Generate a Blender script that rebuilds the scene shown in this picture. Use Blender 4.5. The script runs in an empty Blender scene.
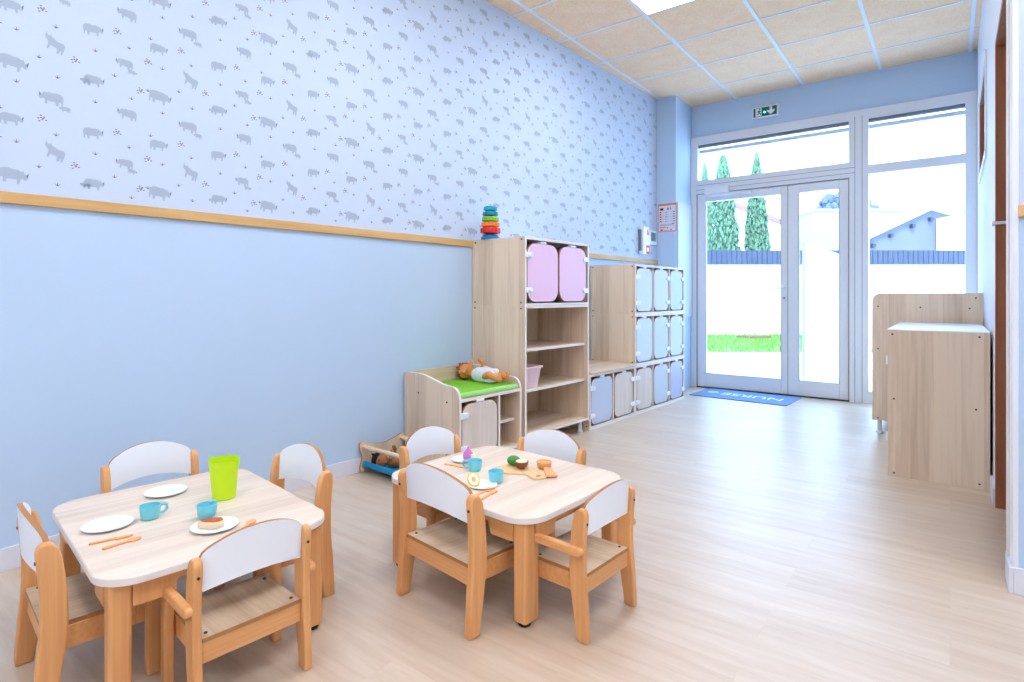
import bpy, bmesh, math, random
from math import sin, cos, pi, radians as R
from mathutils import Vector, Matrix
random.seed(7)
COL = bpy.context.scene.collection
YAW = 0.6515
WT = 0.0482                      # the left wall is turned this much from the window wall's normal
CZ = 3.312                       # ceiling height
YB = 6.72                        # window wall
XR = 0.182                       # right wall of the entrance end
def wx(y): return -2.965 + math.tan(WT) * y

# ------------------------------------------------------------------ materials
def lin(c):
    o = []
    for v in c:
        v = v / 255.0
        o.append(v / 12.92 if v <= 0.04045 else ((v + 0.055) / 1.055) ** 2.4)
    return (*o, 1.0)
def pmat(name, col, rough=0.5, spec=0.5, noise=0.0, nscale=20, bump=0.0, metal=0.0, coat=0.0):
    m = bpy.data.materials.new(name); m.use_nodes = True
    nt = m.node_tree; b = nt.nodes['Principled BSDF']
    b.inputs['Base Color'].default_value = lin(col); b.inputs['Roughness'].default_value = rough
    b.inputs['Specular IOR Level'].default_value = spec; b.inputs['Metallic'].default_value = metal
    b.inputs['Coat Weight'].default_value = coat
    tc = nt.nodes.new('ShaderNodeTexCoord'); n = nt.nodes.new('ShaderNodeTexNoise')
    n.inputs['Scale'].default_value = nscale; n.inputs['Detail'].default_value = 4
    nt.links.new(tc.outputs['Object'], n.inputs['Vector'])
    if noise > 0:
        mx = nt.nodes.new('ShaderNodeMix'); mx.data_type = 'RGBA'
        c1 = [min(255, c * (1 + noise)) for c in col]; c2 = [c * (1 - noise) for c in col]
        mx.inputs['A'].default_value = lin(c2); mx.inputs['B'].default_value = lin(c1)
        nt.links.new(n.outputs['Fac'], mx.inputs['Factor']); nt.links.new(mx.outputs['Result'], b.inputs['Base Color'])
    if bump > 0:
        bp = nt.nodes.new('ShaderNodeBump'); bp.inputs['Strength'].default_value = bump; bp.inputs['Distance'].default_value = 0.002
        nt.links.new(n.outputs['Fac'], bp.inputs['Height']); nt.links.new(bp.outputs['Normal'], b.inputs['Normal'])
    return m
def wood(name, light, dark, grain='z', rough=0.45, fine=60.0, stave=11.0, stave_amt=0.5, spec=0.4, across='x'):
    """laminate / beech: streaks drawn out along the grain axis, plus vertical staves of slightly different tone"""
    m = bpy.data.materials.new(name); m.use_nodes = True
    nt = m.node_tree; L = nt.links; b = nt.nodes['Principled BSDF']
    b.inputs['Roughness'].default_value = rough; b.inputs['Specular IOR Level'].default_value = spec
    tc = nt.nodes.new('ShaderNodeTexCoord')
    mp = nt.nodes.new('ShaderNodeMapping')
    sc = {'x': (2.0, fine, fine), 'y': (fine, 2.0, fine), 'z': (fine, fine, 2.0)}[grain]
    mp.inputs['Scale'].default_value = sc
    L.new(tc.outputs['Object'], mp.inputs['Vector'])
    n = nt.nodes.new('ShaderNodeTexNoise'); n.inputs['Scale'].default_value = 1.0; n.inputs['Detail'].default_value = 5; n.inputs['Roughness'].default_value = 0.6
    L.new(mp.outputs['Vector'], n.inputs['Vector'])
    # broad slow figure
    mp2 = nt.nodes.new('ShaderNodeMapping')
    k = fine * 0.13; sc2 = {'x': (0.6, k, k), 'y': (k, 0.6, k), 'z': (k, k, 0.6)}[grain]
    mp2.inputs['Scale'].default_value = sc2; L.new(tc.outputs['Object'], mp2.inputs['Vector'])
    n2 = nt.nodes.new('ShaderNodeTexNoise'); n2.inputs['Scale'].default_value = 1.0; n2.inputs['Detail'].default_value = 2; n2.inputs['Distortion'].default_value = 0.6
    L.new(mp2.outputs['Vector'], n2.inputs['Vector'])
    # staves
    sx = nt.nodes.new('ShaderNodeSeparateXYZ'); L.new(tc.outputs['Object'], sx.inputs['Vector'])
    ad = nt.nodes.new('ShaderNodeMath'); ad.operation = 'ADD'
    oth = [a for a in 'xyz' if a != grain]
    L.new(sx.outputs[oth[0].upper()], ad.inputs[0]); L.new(sx.outputs[oth[1].upper()], ad.inputs[1])
    ml = nt.nodes.new('ShaderNodeMath'); ml.operation = 'MULTIPLY'; ml.inputs[1].default_value = stave; L.new(ad.outputs[0], ml.inputs[0])
    fl = nt.nodes.new('ShaderNodeMath'); fl.operation = 'FLOOR'; L.new(ml.outputs[0], fl.inputs[0])
    wn = nt.nodes.new('ShaderNodeTexWhiteNoise'); wn.noise_dimensions = '1D'; L.new(fl.outputs[0], wn.inputs['W'])
    def mad(a, mul, c):
        q = nt.nodes.new('ShaderNodeMath'); q.operation = 'MULTIPLY_ADD'; L.new(a, q.inputs[0]); q.inputs[1].default_value = mul
        if isinstance(c, float): q.inputs[2].default_value = c
        else: L.new(c, q.inputs[2])
        return q.outputs[0]
    s = mad(n.outputs['Fac'], 1.1, -0.35)
    s = mad(n2.outputs['Fac'], 0.8, s)
    s = mad(wn.outputs['Value'], stave_amt * 0.5, s)
    cr = nt.nodes.new('ShaderNodeValToRGB')
    cr.color_ramp.elements[0].position = 0.2; cr.color_ramp.elements[0].color = lin(dark)
    cr.color_ramp.elements[1].position = 1.0; cr.color_ramp.elements[1].color = lin(light)
    L.new(s, cr.inputs['Fac']); L.new(cr.outputs['Color'], b.inputs['Base Color'])
    return m
def emis(name, col, strength):
    m = bpy.data.materials.new(name); m.use_nodes = True
    b = m.node_tree.nodes['Principled BSDF']
    b.inputs['Base Color'].default_value = lin(col); b.inputs['Emission Color'].default_value = lin(col); b.inputs['Emission Strength'].default_value = strength
    return m
def glassmat():
    m = bpy.data.materials.new('clear_glass'); m.use_nodes = True
    nt = m.node_tree; nt.nodes.clear()
    o = nt.nodes.new('ShaderNodeOutputMaterial'); t = nt.nodes.new('ShaderNodeBsdfTransparent'); g = nt.nodes.new('ShaderNodeBsdfGlossy')
    t.inputs['Color'].default_value = (0.96, 0.98, 1, 1); g.inputs['Roughness'].default_value = 0.02
    mx = nt.nodes.new('ShaderNodeMixShader'); mx.inputs[0].default_value = 0.04
    nt.links.new(t.outputs[0], mx.inputs[1]); nt.links.new(g.outputs[0], mx.inputs[2]); nt.links.new(mx.outputs[0], o.inputs[0])
    return m
def floormat():
    m = bpy.data.materials.new('vinyl_plank_floor'); m.use_nodes = True
    nt = m.node_tree; L = nt.links; b = nt.nodes['Principled BSDF']
    b.inputs['Roughness'].default_value = 0.42; b.inputs['Specular IOR Level'].default_value = 0.9; b.inputs['Coat Weight'].default_value = 0.5; b.inputs['Coat Roughness'].default_value = 0.34
    tc = nt.nodes.new('ShaderNodeTexCoord')
    br = nt.nodes.new('ShaderNodeTexBrick'); br.offset = 0.37; br.inputs['Scale'].default_value = 1.0
    br.inputs['Brick Width'].default_value = 1.3; br.inputs['Row Height'].default_value = 0.19; br.inputs['Mortar Size'].default_value = 0.0012
    br.inputs['Color1'].default_value = (0, 0, 0, 1); br.inputs['Color2'].default_value = (1, 1, 1, 1); br.inputs['Mortar'].default_value = (0.2, 0.2, 0.2, 1)
    L.new(tc.outputs['Object'], br.inputs['Vector'])
    mp = nt.nodes.new('ShaderNodeMapping'); mp.inputs['Scale'].default_value = (2.2, 26, 1); L.new(tc.outputs['Object'], mp.inputs['Vector'])
    addv = nt.nodes.new('ShaderNodeVectorMath'); addv.operation = 'MULTIPLY_ADD'
    L.new(br.outputs['Color'], addv.inputs[0]); addv.inputs[1].default_value = (7, 7, 7); L.new(mp.outputs['Vector'], addv.inputs[2])
    n = nt.nodes.new('ShaderNodeTexNoise'); n.inputs['Scale'].default_value = 1.0; n.inputs['Detail'].default_value = 6; n.inputs['Roughness'].default_value = 0.62; n.inputs['Distortion'].default_value = 0.5
    L.new(addv.outputs[0], n.inputs['Vector'])
    q = nt.nodes.new('ShaderNodeMath'); q.operation = 'MULTIPLY_ADD'; L.new(br.outputs['Color'], q.inputs[0]); q.inputs[1].default_value = 0.16; L.new(n.outputs['Fac'], q.inputs[2])
    cr = nt.nodes.new('ShaderNodeValToRGB'); e = cr.color_ramp.elements
    e[0].position = 0.3; e[0].color = lin(FLOOR_D); e[1].position = 0.82; e[1].color = lin(FLOOR_L)
    L.new(q.outputs[0], cr.inputs['Fac']); L.new(cr.outputs['Color'], b.inputs['Base Color'])
    bp = nt.nodes.new('ShaderNodeBump'); bp.inputs['Strength'].default_value = 0.08; bp.inputs['Distance'].default_value = 0.002
    L.new(n.outputs['Fac'], bp.inputs['Height']); L.new(bp.outputs['Normal'], b.inputs['Normal'])
    return m
def tilemat():
    m = bpy.data.materials.new('wood_wool_ceiling_tile'); m.use_nodes = True
    nt = m.node_tree; L = nt.links; b = nt.nodes['Principled BSDF']; b.inputs['Roughness'].default_value = 0.9
    tc = nt.nodes.new('ShaderNodeTexCoord')
    n = nt.nodes.new('ShaderNodeTexNoise'); n.inputs['Scale'].default_value = 70; n.inputs['Detail'].default_value = 6; n.inputs['Roughness'].default_value = 0.75; n.inputs['Distortion'].default_value = 1.5
    n2 = nt.nodes.new('ShaderNodeTexNoise'); n2.inputs['Scale'].default_value = 7; n2.inputs['Detail'].default_value = 3
    L.new(tc.outputs['Object'], n.inputs['Vector']); L.new(tc.outputs['Object'], n2.inputs['Vector'])
    q = nt.nodes.new('ShaderNodeMath'); q.operation = 'MULTIPLY_ADD'; L.new(n2.outputs['Fac'], q.inputs[0]); q.inputs[1].default_value = 0.2; L.new(n.outputs['Fac'], q.inputs[2])
    cr = nt.nodes.new('ShaderNodeValToRGB'); e = cr.color_ramp.elements
    e[0].position = 0.38; e[0].color = lin((238, 184, 136)); e[1].position = 0.78; e[1].color = lin((255, 232, 200))
    L.new(q.outputs[0], cr.inputs['Fac']); L.new(cr.outputs['Color'], b.inputs['Base Color'])
    return m

FLOOR_L = (216, 199, 178); FLOOR_D = (194, 168, 142)
M = dict(
    floor=floormat(), tile=tilemat(), glass=glassmat(),
    wall=pmat('pale_blue_paint', (190, 214, 240), 0.75, 0.25, 0.01, 3, 0.02),
    paper=pmat('pale_wallpaper', (201, 216, 237), 0.8, 0.2, 0.008, 4),
    rhino=pmat('grey_blue_print', (172, 186, 206), 0.8, 0.2), horn=pmat('dark_print', (116, 134, 162), 0.8, 0.2),
    tuft=pmat('brown_print', (128, 118, 124), 0.8, 0.2),
    white=pmat('white_paint', (232, 236, 243), 0.45, 0.4), wall_white=pmat('white_wall_paint', (222, 230, 242), 0.6, 0.3),
    frame=pmat('grey_white_aluminium', (226, 230, 238), 0.35, 0.5), dark=pmat('dark_gap', (38, 38, 42), 0.6),
    gasket=pmat('grey_gasket', (120, 124, 130), 0.6),
    grid=pmat('white_ceiling_bar', (228, 234, 244), 0.4), skirt=pmat('white_skirting', (222, 224, 236), 0.4),
    rail=wood('golden_rail_wood', (226, 188, 130), (198, 154, 92), 'y', 0.45, 40, 0.4, 0.2),
    beech=wood('orange_beech', (238, 178, 118), (212, 146, 88), 'z', 0.38, 90, 3, 0.15),
    beech_h=wood('orange_beech_rail', (238, 178, 118), (212, 146, 88), 'x', 0.38, 90, 3, 0.15),
    lam=wood('ash_laminate_upright', (234, 213, 188), (192, 164, 136), 'z', 0.5, 55, 9, 0.75),
    lamy=wood('ash_laminate_flat', (234, 213, 188), (198, 170, 142), 'y', 0.5, 55, 9, 0.5),
    lamx=wood('ash_laminate_table', (236, 220, 202), (206, 186, 166), 'y', 0.42, 45, 9, 0.7),
    seat=wood('ash_seat_ply', (214, 192, 164), (168, 142, 114), 'y', 0.42, 60, 3, 0.3),
    edge=pmat('pale_edge_banding', (236, 230, 226), 0.5), plyedge=pmat('brown_ply_edge', (176, 124, 78), 0.5, 0.4, 0.08, 80),
    panel=pmat('white_laminate', (242, 247, 254), 0.4, 0.4), pinkdoor=pmat('pink_laminate', (240, 200, 232), 0.4, 0.4),
    paledoor=wood('pale_ash_door', (232, 222, 214), (208, 192, 178), 'z', 0.45, 70, 9, 0.4),
    lavdoor=pmat('lavender_white_laminate', (194, 200, 226), 0.4), lockdoor=pmat('white_locker_laminate', (204, 213, 230), 0.4), bluedoor=pmat('blue_white_laminate', (196, 208, 230), 0.4),
    clip=pmat('white_plastic_clip', (240, 244, 250), 0.35), screw=pmat('dark_screw', (52, 44, 40), 0.5),
    brown=wood('reddish_brown_wood', (176, 112, 74), (138, 78, 48), 'z', 0.5, 30, 0.5, 0.2),
    turq=pmat('turquoise_plastic', (120, 212, 226), 0.35, 0.5), lime=pmat('lime_green_plastic', (205, 240, 16), 0.35, 0.5),
    plate=pmat('white_plastic_plate', (240, 244, 250), 0.3), orange=pmat('apricot_wood_toy', (240, 172, 112), 0.5, 0.4, 0.04, 60),
    pear=pmat('magenta_pink_paint', (208, 118, 186), 0.45), bread=pmat('bread_crumb', (240, 214, 176), 0.8, 0.3, 0.04, 90),
    jam=pmat('red_brown_jam', (190, 84, 36), 0.3, 0.5, 0.2, 60), mango=pmat('yellow_rind', (226, 196, 50), 0.5), cream=pmat('cream_flesh', (250, 240, 214), 0.5),
    green=pmat('dark_green_skin', (64, 138, 52), 0.55, 0.4, 0.2, 70, 0.4), kiwi=pmat('brown_skin', (136, 84, 44), 0.55, 0.4, 0.1, 70),
    board=pmat('light_wood_board', (236, 196, 146), 0.5, 0.4, 0.03, 40),
    mat_green=pmat('green_mat_cloth', (126, 196, 50), 0.7, 0.3, 0.05, 160), mat_edge=pmat('speckled_mint_piping', (160, 222, 130), 0.7, 0.3, 0.16, 240),
    skin=pmat('doll_orange_skin', (232, 148, 82), 0.5, 0.4), hair=pmat('brown_doll_hair', (140, 88, 60), 0.8, 0.3, 0.2, 120, 0.8),
    nappy=pmat('white_nappy_cloth', (228, 234, 246), 0.8, 0.3, 0.03, 60, 0.8), eye=pmat('dark_doll_eye', (70, 50, 44), 0.3),
    skin2=pmat('brown_doll_skin', (170, 108, 60), 0.5), hair2=pmat('black_doll_hair', (30, 20, 20), 0.8, 0.3, 0.2, 120, 0.8),
    blue=pmat('blue_cloth', (22, 136, 186), 0.65, 0.3), dowel=pmat('pale_dowel', (226, 204, 174), 0.5, 0.4, 0.04, 30),
    binpink=pmat('pale_pink_plastic', (238, 206, 212), 0.45), legw=pmat('white_metal_leg', (226, 234, 244), 0.35),
    black=pmat('black_rubber', (26, 26, 30), 0.5),
    r0=pmat('ring_navy_blue', (10, 116, 168), 0.4), r1=pmat('ring_red', (226, 34, 24), 0.4), r2=pmat('ring_orange', (236, 130, 60), 0.4),
    r3=pmat('ring_green', (140, 200, 50), 0.4), r4=pmat('ring_teal', (0, 138, 160), 0.4), r5=pmat('ring_light_blue', (20, 166, 196), 0.4),
    yel=pmat('ring_yellow', (232, 206, 60), 0.4),
    doormat=pmat('blue_entrance_mat', (118, 144, 180), 0.9, 0.1, 0.08, 90), mattxt=pmat('white_mat_lettering', (226, 238, 252), 0.8),
    ext_wall=pmat('white_render_wall', (244, 244, 244), 0.9, 0.2, 0.01, 2), patio=pmat('pale_paving', (236, 238, 242), 0.8, 0.2, 0.02, 2),
    fence=pmat('blue_grey_fence', (52, 62, 88), 0.6), grass=pmat('fresh_grass', (100, 142, 66), 0.9, 0.1, 0.15, 6),
    leaf=pmat('conifer_foliage', (88, 118, 92), 0.9, 0.1, 0.25, 3), leaf2=pmat('grey_green_foliage', (94, 108, 132), 0.9, 0.1, 0.2, 3),
    hazy=pmat('greyed_white_render', (150, 148, 150), 0.9, 0.2, 0.03, 1),  # white building, its colour greyed so it shows against the bright sky
    roof=pmat('pink_roof_tile', (150, 108, 104), 0.8), stone=pmat('grey_block_wall', (108, 112, 122), 0.9, 0.2, 0.04, 3), soil=pmat('brown_soil', (120, 92, 72), 0.95, 0.1, 0.15, 9),
    lamp=emis('light_panel_diffuser', (240, 245, 255), 8.6),
    signgreen=pmat('sign_green', (16, 96, 92), 0.4), signled=emis('green_led', (90, 250, 220), 1.4),
    red=pmat('red_label', (222, 60, 44), 0.5), pinkred=pmat('coral_border', (232, 130, 110), 0.6), lcd=pmat('grey_green_screen', (104, 128, 130), 0.3),
    teal=pmat('teal_print', (70, 140, 160), 0.6), ink=pmat('grey_print', (150, 150, 170), 0.7), posterw=pmat('poster_paper', (222, 226, 240), 0.6),
    flower=pmat('orange_flower_print', (226, 170, 140), 0.8), leafp=pmat('grey_leaf_print', (170, 186, 200), 0.8),
)
# ------------------------------------------------------------------ mesh builder
def rrect(x0, y0, x1, y1, r, n=6):
    p = []
    for cx, cy, a0 in ((x1 - r, y1 - r, 0), (x0 + r, y1 - r, 90), (x0 + r, y0 + r, 180), (x1 - r, y0 + r, 270)):
        for i in range(n + 1):
            a = R(a0 + 90 * i / n); p.append((cx + r * cos(a), cy + r * sin(a)))
    return p
def circ(cx, cy, r, n=20, ry=None):
    return [(cx + r * cos(2 * pi * i / n), cy + (ry or r) * sin(2 * pi * i / n)) for i in range(n)]
class MB:
    def __init__(s): s.v = []; s.f = []; s.m = []; s.xf = Matrix.Identity(4)
    def add(s, vs, fs, ms):
        o = len(s.v); s.v += [s.xf @ Vector(v) for v in vs]
        for f, m in zip(fs, ms): s.f.append([i + o for i in f]); s.m.append(m)
        return s
    def box(s, x0, x1, y0, y1, z0, z1, m=0, front=None):
        vs = [(x, y, z) for x in (x0, x1) for y in (y0, y1) for z in (z0, z1)]
        fs = [(0, 1, 3, 2), (4, 6, 7, 5), (0, 4, 5, 1), (2, 3, 7, 6), (0, 2, 6, 4), (1, 5, 7, 3)]
        ms = [m] * 6
        if front is not None: ms[1] = front
        return s.add(vs, fs, ms)
    def prism(s, poly, ax, d0, d1, m=0, side=None):
        side = m if side is None else side; n = len(poly)
        def P(a, b, d): return {'x': (d, a, b), 'y': (a, d, b), 'z': (a, b, d)}[ax]
        vs = [P(a, b, d0) for a, b in poly] + [P(a, b, d1) for a, b in poly]
        fs = [list(range(n))[::-1], list(range(n, 2 * n))] + [(i, (i + 1) % n, n + (i + 1) % n, n + i) for i in range(n)]
        return s.add(vs, fs, [m, m] + [side] * n)
    def lathe(s, prof, c=(0, 0, 0), n=28, m=0, sx=1, sy=1):
        vs = []; fs = []; k = len(prof)
        for i in range(n):
            a = 2 * pi * i / n
            for r, z in prof: vs.append((c[0] + r * cos(a) * sx, c[1] + r * sin(a) * sy, c[2] + z))
        for i in range(n):
            j = (i + 1) % n
            for q in range(k - 1): fs.append((i * k + q, j * k + q, j * k + q + 1, i * k + q + 1))
        return s.add(vs, fs, [m] * len(fs))
    def tube(s, path, rad, n=10, m=0):
        path = [Vector(p) for p in path]; rs = rad if isinstance(rad, (list, tuple)) else [rad] * len(path)
        vs = []; fs = []
        for i, p in enumerate(path):
            t = (path[min(i + 1, len(path) - 1)] - path[max(i - 1, 0)]).normalized()
            u = t.cross(Vector((0, 0, 1)));
            if u.length < 1e-3: u = t.cross(Vector((1, 0, 0)))
            u.normalize(); w = t.cross(u)
            for k in range(n):
                a = 2 * pi * k / n; vs.append(p + (u * cos(a) + w * sin(a)) * rs[i])
        for i in range(len(path) - 1):
            for k in range(n): fs.append((i * n + k, i * n + (k + 1) % n, (i + 1) * n + (k + 1) % n, (i + 1) * n + k))
        fs.append(list(range(n))[::-1]); fs.append([(len(path) - 1) * n + k for k in range(n)])
        return s.add(vs, fs, [m] * len(fs))
    def ball(s, c, r, m=0, n=14, sc=(1, 1, 1)):
        vs = [(c[0], c[1], c[2] - r * sc[2])]; fs = []; k = n // 2
        for i in range(1, k):
            a = pi * i / k - pi / 2
            for j in range(n):
                b = 2 * pi * j / n; vs.append((c[0] + r * cos(a) * cos(b) * sc[0], c[1] + r * cos(a) * sin(b) * sc[1], c[2] + r * sin(a) * sc[2]))
        vs.append((c[0], c[1], c[2] + r * sc[2])); top = len(vs) - 1
        for j in range(n):
            fs.append((0, 1 + (j + 1) % n, 1 + j)); fs.append((top, top - n + j, top - n + (j + 1) % n))
        for i in range(k - 2):
            for j in range(n): fs.append((1 + i * n + j, 1 + i * n + (j + 1) % n, 1 + (i + 1) * n + (j + 1) % n, 1 + (i + 1) * n + j))
        return s.add(vs, fs, [m] * len(fs))
    def poly(s, pts, m=0):
        return s.add(pts, [list(range(len(pts)))], [m])
    def build(s, name, mats, parent=None, bevel=0, smooth=False, seg=2, mods=None):
        me = bpy.data.meshes.new(name); me.from_pydata([tuple(v) for v in s.v], [], s.f); me.update()
        for m in (mats if isinstance(mats, (list, tuple)) else [mats]): me.materials.append(m)
        for p, mi in zip(me.polygons, s.m): p.material_index = mi
        bm = bmesh.new(); bm.from_mesh(me); bmesh.ops.recalc_face_normals(bm, faces=bm.faces)
        big = [f for f in bm.faces if len(f.verts) > 4]
        if big and not bevel: bmesh.ops.triangulate(bm, faces=big)
        bm.to_mesh(me); bm.free()
        o = bpy.data.objects.new(name, me); COL.objects.link(o)
        if parent: o.parent = parent
        if bevel:
            b = o.modifiers.new('bevel', 'BEVEL'); b.width = bevel; b.segments = seg; b.limit_method = 'ANGLE'; b.angle_limit = R(40)
        if smooth or bevel:
            for p in me.polygons: p.use_smooth = True
            if hasattr(me, 'set_sharp_from_angle'): me.set_sharp_from_angle(angle=R(42))
        return o
def tag(o, label, cat, group=None):
    o['label'] = label; o['category'] = cat
    if group: o['group'] = group
    return o
def thing(name, label, cat, loc=(0, 0, 0), rz=0, group=None):
    o = bpy.data.objects.new(name, None); COL.objects.link(o); o.location = loc; o.rotation_euler = (0, 0, rz); o.empty_display_size = 0.1
    return tag(o, label, cat, group)
def struct(name, mb, mats, parent=None, **k):
    o = mb.build(name, mats, parent, **k)
    o['kind'] = 'structure'
    return o
def dup(root, loc, rz, label, scale=(1, 1, 1), drop=()):
    r = root.copy(); COL.objects.link(r); r.location = loc; r.rotation_euler = (0, 0, rz); r.scale = scale; r['label'] = label
    for ch in list(root.children):
        if ch.name.split('.')[0] in drop: continue
        c = ch.copy(); COL.objects.link(c); c.parent = r
        for g in list(ch.children):
            d = g.copy(); COL.objects.link(d); d.parent = c
    return r

# ------------------------------------------------------------------ SETTING: room shell
XO = 3.0; YN = -2.6; T = 0.12
struct('floor', MB().box(-3.3, XO, YN, YB + 0.05, -0.1, 0), M['floor'])
struct('ceiling', MB().box(-3.3, XO, YN, YB + 0.12, CZ, CZ + 0.1), M['tile'])
# ceiling bars; the tile module is 0.69 x 0.63
g = MB(); gx = [-1.929 + 0.692 * i for i in range(-1, 8)]; gy = [6.182 - 0.632 * k for k in range(0, 14)]
for x in gx: g.box(x - 0.013, x + 0.013, YN, YB, CZ - 0.006, CZ + 0.001)
for y in gy: g.box(-3.2, XO, y - 0.009, y + 0.009, CZ - 0.005, CZ + 0.001)
struct('trim_1', g, M['grid'])
# left wall, lower paint and upper wallpaper, turned with the wall
def wall_pt(s, off=0.0, z=0.0):      # s along the wall (room y), off = distance out from the wall
    return Vector((wx(s) + off * cos(WT), s - off * sin(WT), z))
w = MB(); a = [(wx(YN), YN), (wx(YB + .1), YB + .1), (wx(YB + .1) - 0.15, YB + .1), (wx(YN) - 0.15, YN)]
w.prism(a, 'z', 0, CZ)
WL = struct('wall_left', w, M['wall'])
def strip(s0, s1, off, z0, z1):
    p = [wall_pt(s0, 0), wall_pt(s1, 0), wall_pt(s1, off), wall_pt(s0, off)]
    return MB().prism([(q.x, q.y) for q in p], 'z', z0, z1)
WEND = 6.22
struct('trim_2', strip(YN, WEND, 0.016, 1.432, 1.478), M['rail'], bevel=0.003)
struct('baseboard_left', strip(YN, WEND, 0.014, 0.0, 0.088), M['skirt'], bevel=0.002)
# wallpaper with printed rhinos, antelopes, tufts and pebbles
RH = [(-.5, .03), (-.47, .17), (-.36, .25), (-.2, .27), (-.02, .24), (.12, .26), (.22, .22), (.28, .2), (.3, .27), (.34, .19), (.42, .1), (.5, -.02), (.47, -.1), (.4, -.12), (.33, -.05), (.27, -.1), (.25, -.3), (.17, -.3), (.15, -.14), (-.18, -.15), (-.2, -.3), (-.3, -.3), (-.33, -.13), (-.4, -.12), (-.42, -.28), (-.48, -.28)]
HN = [(.42, .08), (.52, .2), (.5, -.02)]
AN = [(-.44, .02), (-.42, .16), (-.32, .22), (-.1, .2), (.1, .25), (.22, .28), (.26, .38), (.3, .3), (.4, .3), (.5, .42), (.49, .26), (.46, .16), (.36, .1), (.26, .0), (.24, -.3), (.16, -.3), (.14, -.1), (-.16, -.12), (-.2, -.34), (-.28, -.34), (-.32, -.12), (-.38, -.32), (-.44, -.32)]
wp = MB()
p0 = [wall_pt(YN, 0.002, 1.47), wall_pt(WEND, 0.002, 1.47), wall_pt(WEND, 0.002, CZ), wall_pt(YN, 0.002, CZ)]
wp.poly(p0, 0)
def motif(shape, s, z, L, mi, flip=1, rot=0.0):
    pts = []
    for a_, b_ in shape:
        a2 = a_ * flip * L * 1.06; b2 = b_ * L * (1.2 if len(shape) > 8 or shape is HN else 1.0)
        pts.append((s + a2 * cos(rot) - b2 * sin(rot), z + a2 * sin(rot) + b2 * cos(rot)))
    if any(q[1] < 1.48 or q[1] > CZ - .005 or q[0] > WEND - .01 for q in pts): return
    wp.poly([wall_pt(q[0], 0.0032, q[1]) for q in pts], mi)
def rhino(s, z, L, flip, rot=0.0): motif(RH, s, z, L, 1, flip, rot); motif(HN, s, z, L, 2, flip, rot)
for i in range(-6, 11):
    s0 = 0.607 + 0.519 * i
    for j in range(-2, 6):
        z0 = 1.545 + 0.4435 * j
        rhino(s0, z0, .085, 1, -0.12); rhino(s0 - .005, z0 + .222, .068, 1)
        motif(AN, s0 + .13, z0 + .114, .074, 1, -1, -0.3); rhino(s0 + .12, z0 + .335, .075, -1, -.05); rhino(s0 + .165, z0 + .3, .034, -1)
        rhino(s0 + .265, z0 + .005, .068, 1); rhino(s0 + .235, z0 - .003, .034, -1); rhino(s0 + .262, z0 + .223, .068, 1, .08)
        rhino(s0 + .378, z0 + .113, .062, -1, -.1); rhino(s0 + .408, z0 + .082, .032, 1, -.2); rhino(s0 + .388, z0 + .335, .07, -1, -.1)
        for ds, dz in ((.08, .05), (.135, .19), (.01, .137), (.01, .375), (.14, .428), (.34, .05), (.395, .19), (.27, .137), (.27, .36), (.405, .41), (.47, .02), (.48, .26)):
            for k in (-.5, 0, .5): motif([(-.12, -.3), (.12, -.3), (.0 + k * 1.1, .5 - abs(k) * .5)], s0 + ds, z0 + dz, .021, 3)
        for ds, dz in ((.09, .246), (.2, .073), (.35, .246), (.44, .01), (.47, .15)):
            for k in range(8):
                ang = k * 2.4; rr = .003 + .0024 * k
                motif([(q[0], q[1] * .7) for q in circ(0, 0, .5, 6)], s0 + ds + rr * cos(ang), z0 + dz + rr * .7 * sin(ang), .0075, 3)
wo = wp.build('wallpaper', [M['paper'], M['rhino'], M['horn'], M['tuft']], WL); wo['label'] = 'pale wallpaper printed with small grey rhinos and brown tufts'
# corner column with the poster, and the tall white board beside it
cx = -2.44; cy = 6.22
struct('wall_corner', MB().prism([(wx(cy) - .05, cy), (cx, cy), (cx, YB + .02), (wx(YB) - .05, YB + .02)], 'z', 0, CZ), M['wall'])
# window wall around the big frame
FX0, FX1, FZ = -2.44, XR + .014, 2.938
bw = MB().box(-3.0, XO, YB, YB + .18, FZ, CZ + .02).box(FX1, XO, YB, YB + .18, 0, FZ).box(-3.0, FX0, YB, YB + .18, 0, FZ)
struct('wall_back', bw, M['wall'])
# right wall of the entrance end: opening of an interior window and a doorway
DJ = 3.82; DN = 2.89; NY = 2.745; DH = 2.36; TW = 0.14
IW = (4.85, 5.95, 2.02, 2.62)
rw = MB()
X0, X1 = XR, XR + TW
rw.box(X0, X1, DJ, IW[0], 0, CZ).box(X0, X1, IW[1], YB, 0, CZ).box(X0, X1, IW[0], IW[1], 0, IW[2]).box(X0, X1, IW[0], IW[1], IW[3], CZ)
rw.box(X0, X1, DN, DJ, DH, CZ)
def pivot(o):
    a_ = -.0042; o.rotation_euler = (0, 0, a_); c_, s_ = cos(a_), sin(a_); px_, py_ = XR, NY
    o.location = (px_ - (px_ * c_ - py_ * s_), py_ - (px_ * s_ + py_ * c_), 0); return o
pivot(struct('wall_right', rw, M['wall_white']))
iw = MB(); e_ = .03
iw.box(X0 - .004, X1, IW[0], IW[0] + e_, IW[2], IW[3]).box(X0 - .004, X1, IW[1] - e_, IW[1], IW[2], IW[3]).box(X0 - .004, X1, IW[0], IW[1], IW[3] - e_, IW[3]).box(X0 - .004, X1, IW[0], IW[1], IW[2], IW[2] + e_)
w2 = pivot(struct('window_2', iw, M['brown']))
wf = MB(); k = .045
wf.box(X0 - .012, X0 - .001, IW[0] - k, IW[1] + k, IW[3], IW[3] + k).box(X0 - .012, X0 - .001, IW[0] - k, IW[1] + k, IW[2] - k, IW[2]).box(X0 - .012, X0 - .001, IW[0] - k, IW[0], IW[2], IW[3]).box(X0 - .012, X0 - .001, IW[1], IW[1] + k, IW[2], IW[3])
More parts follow.
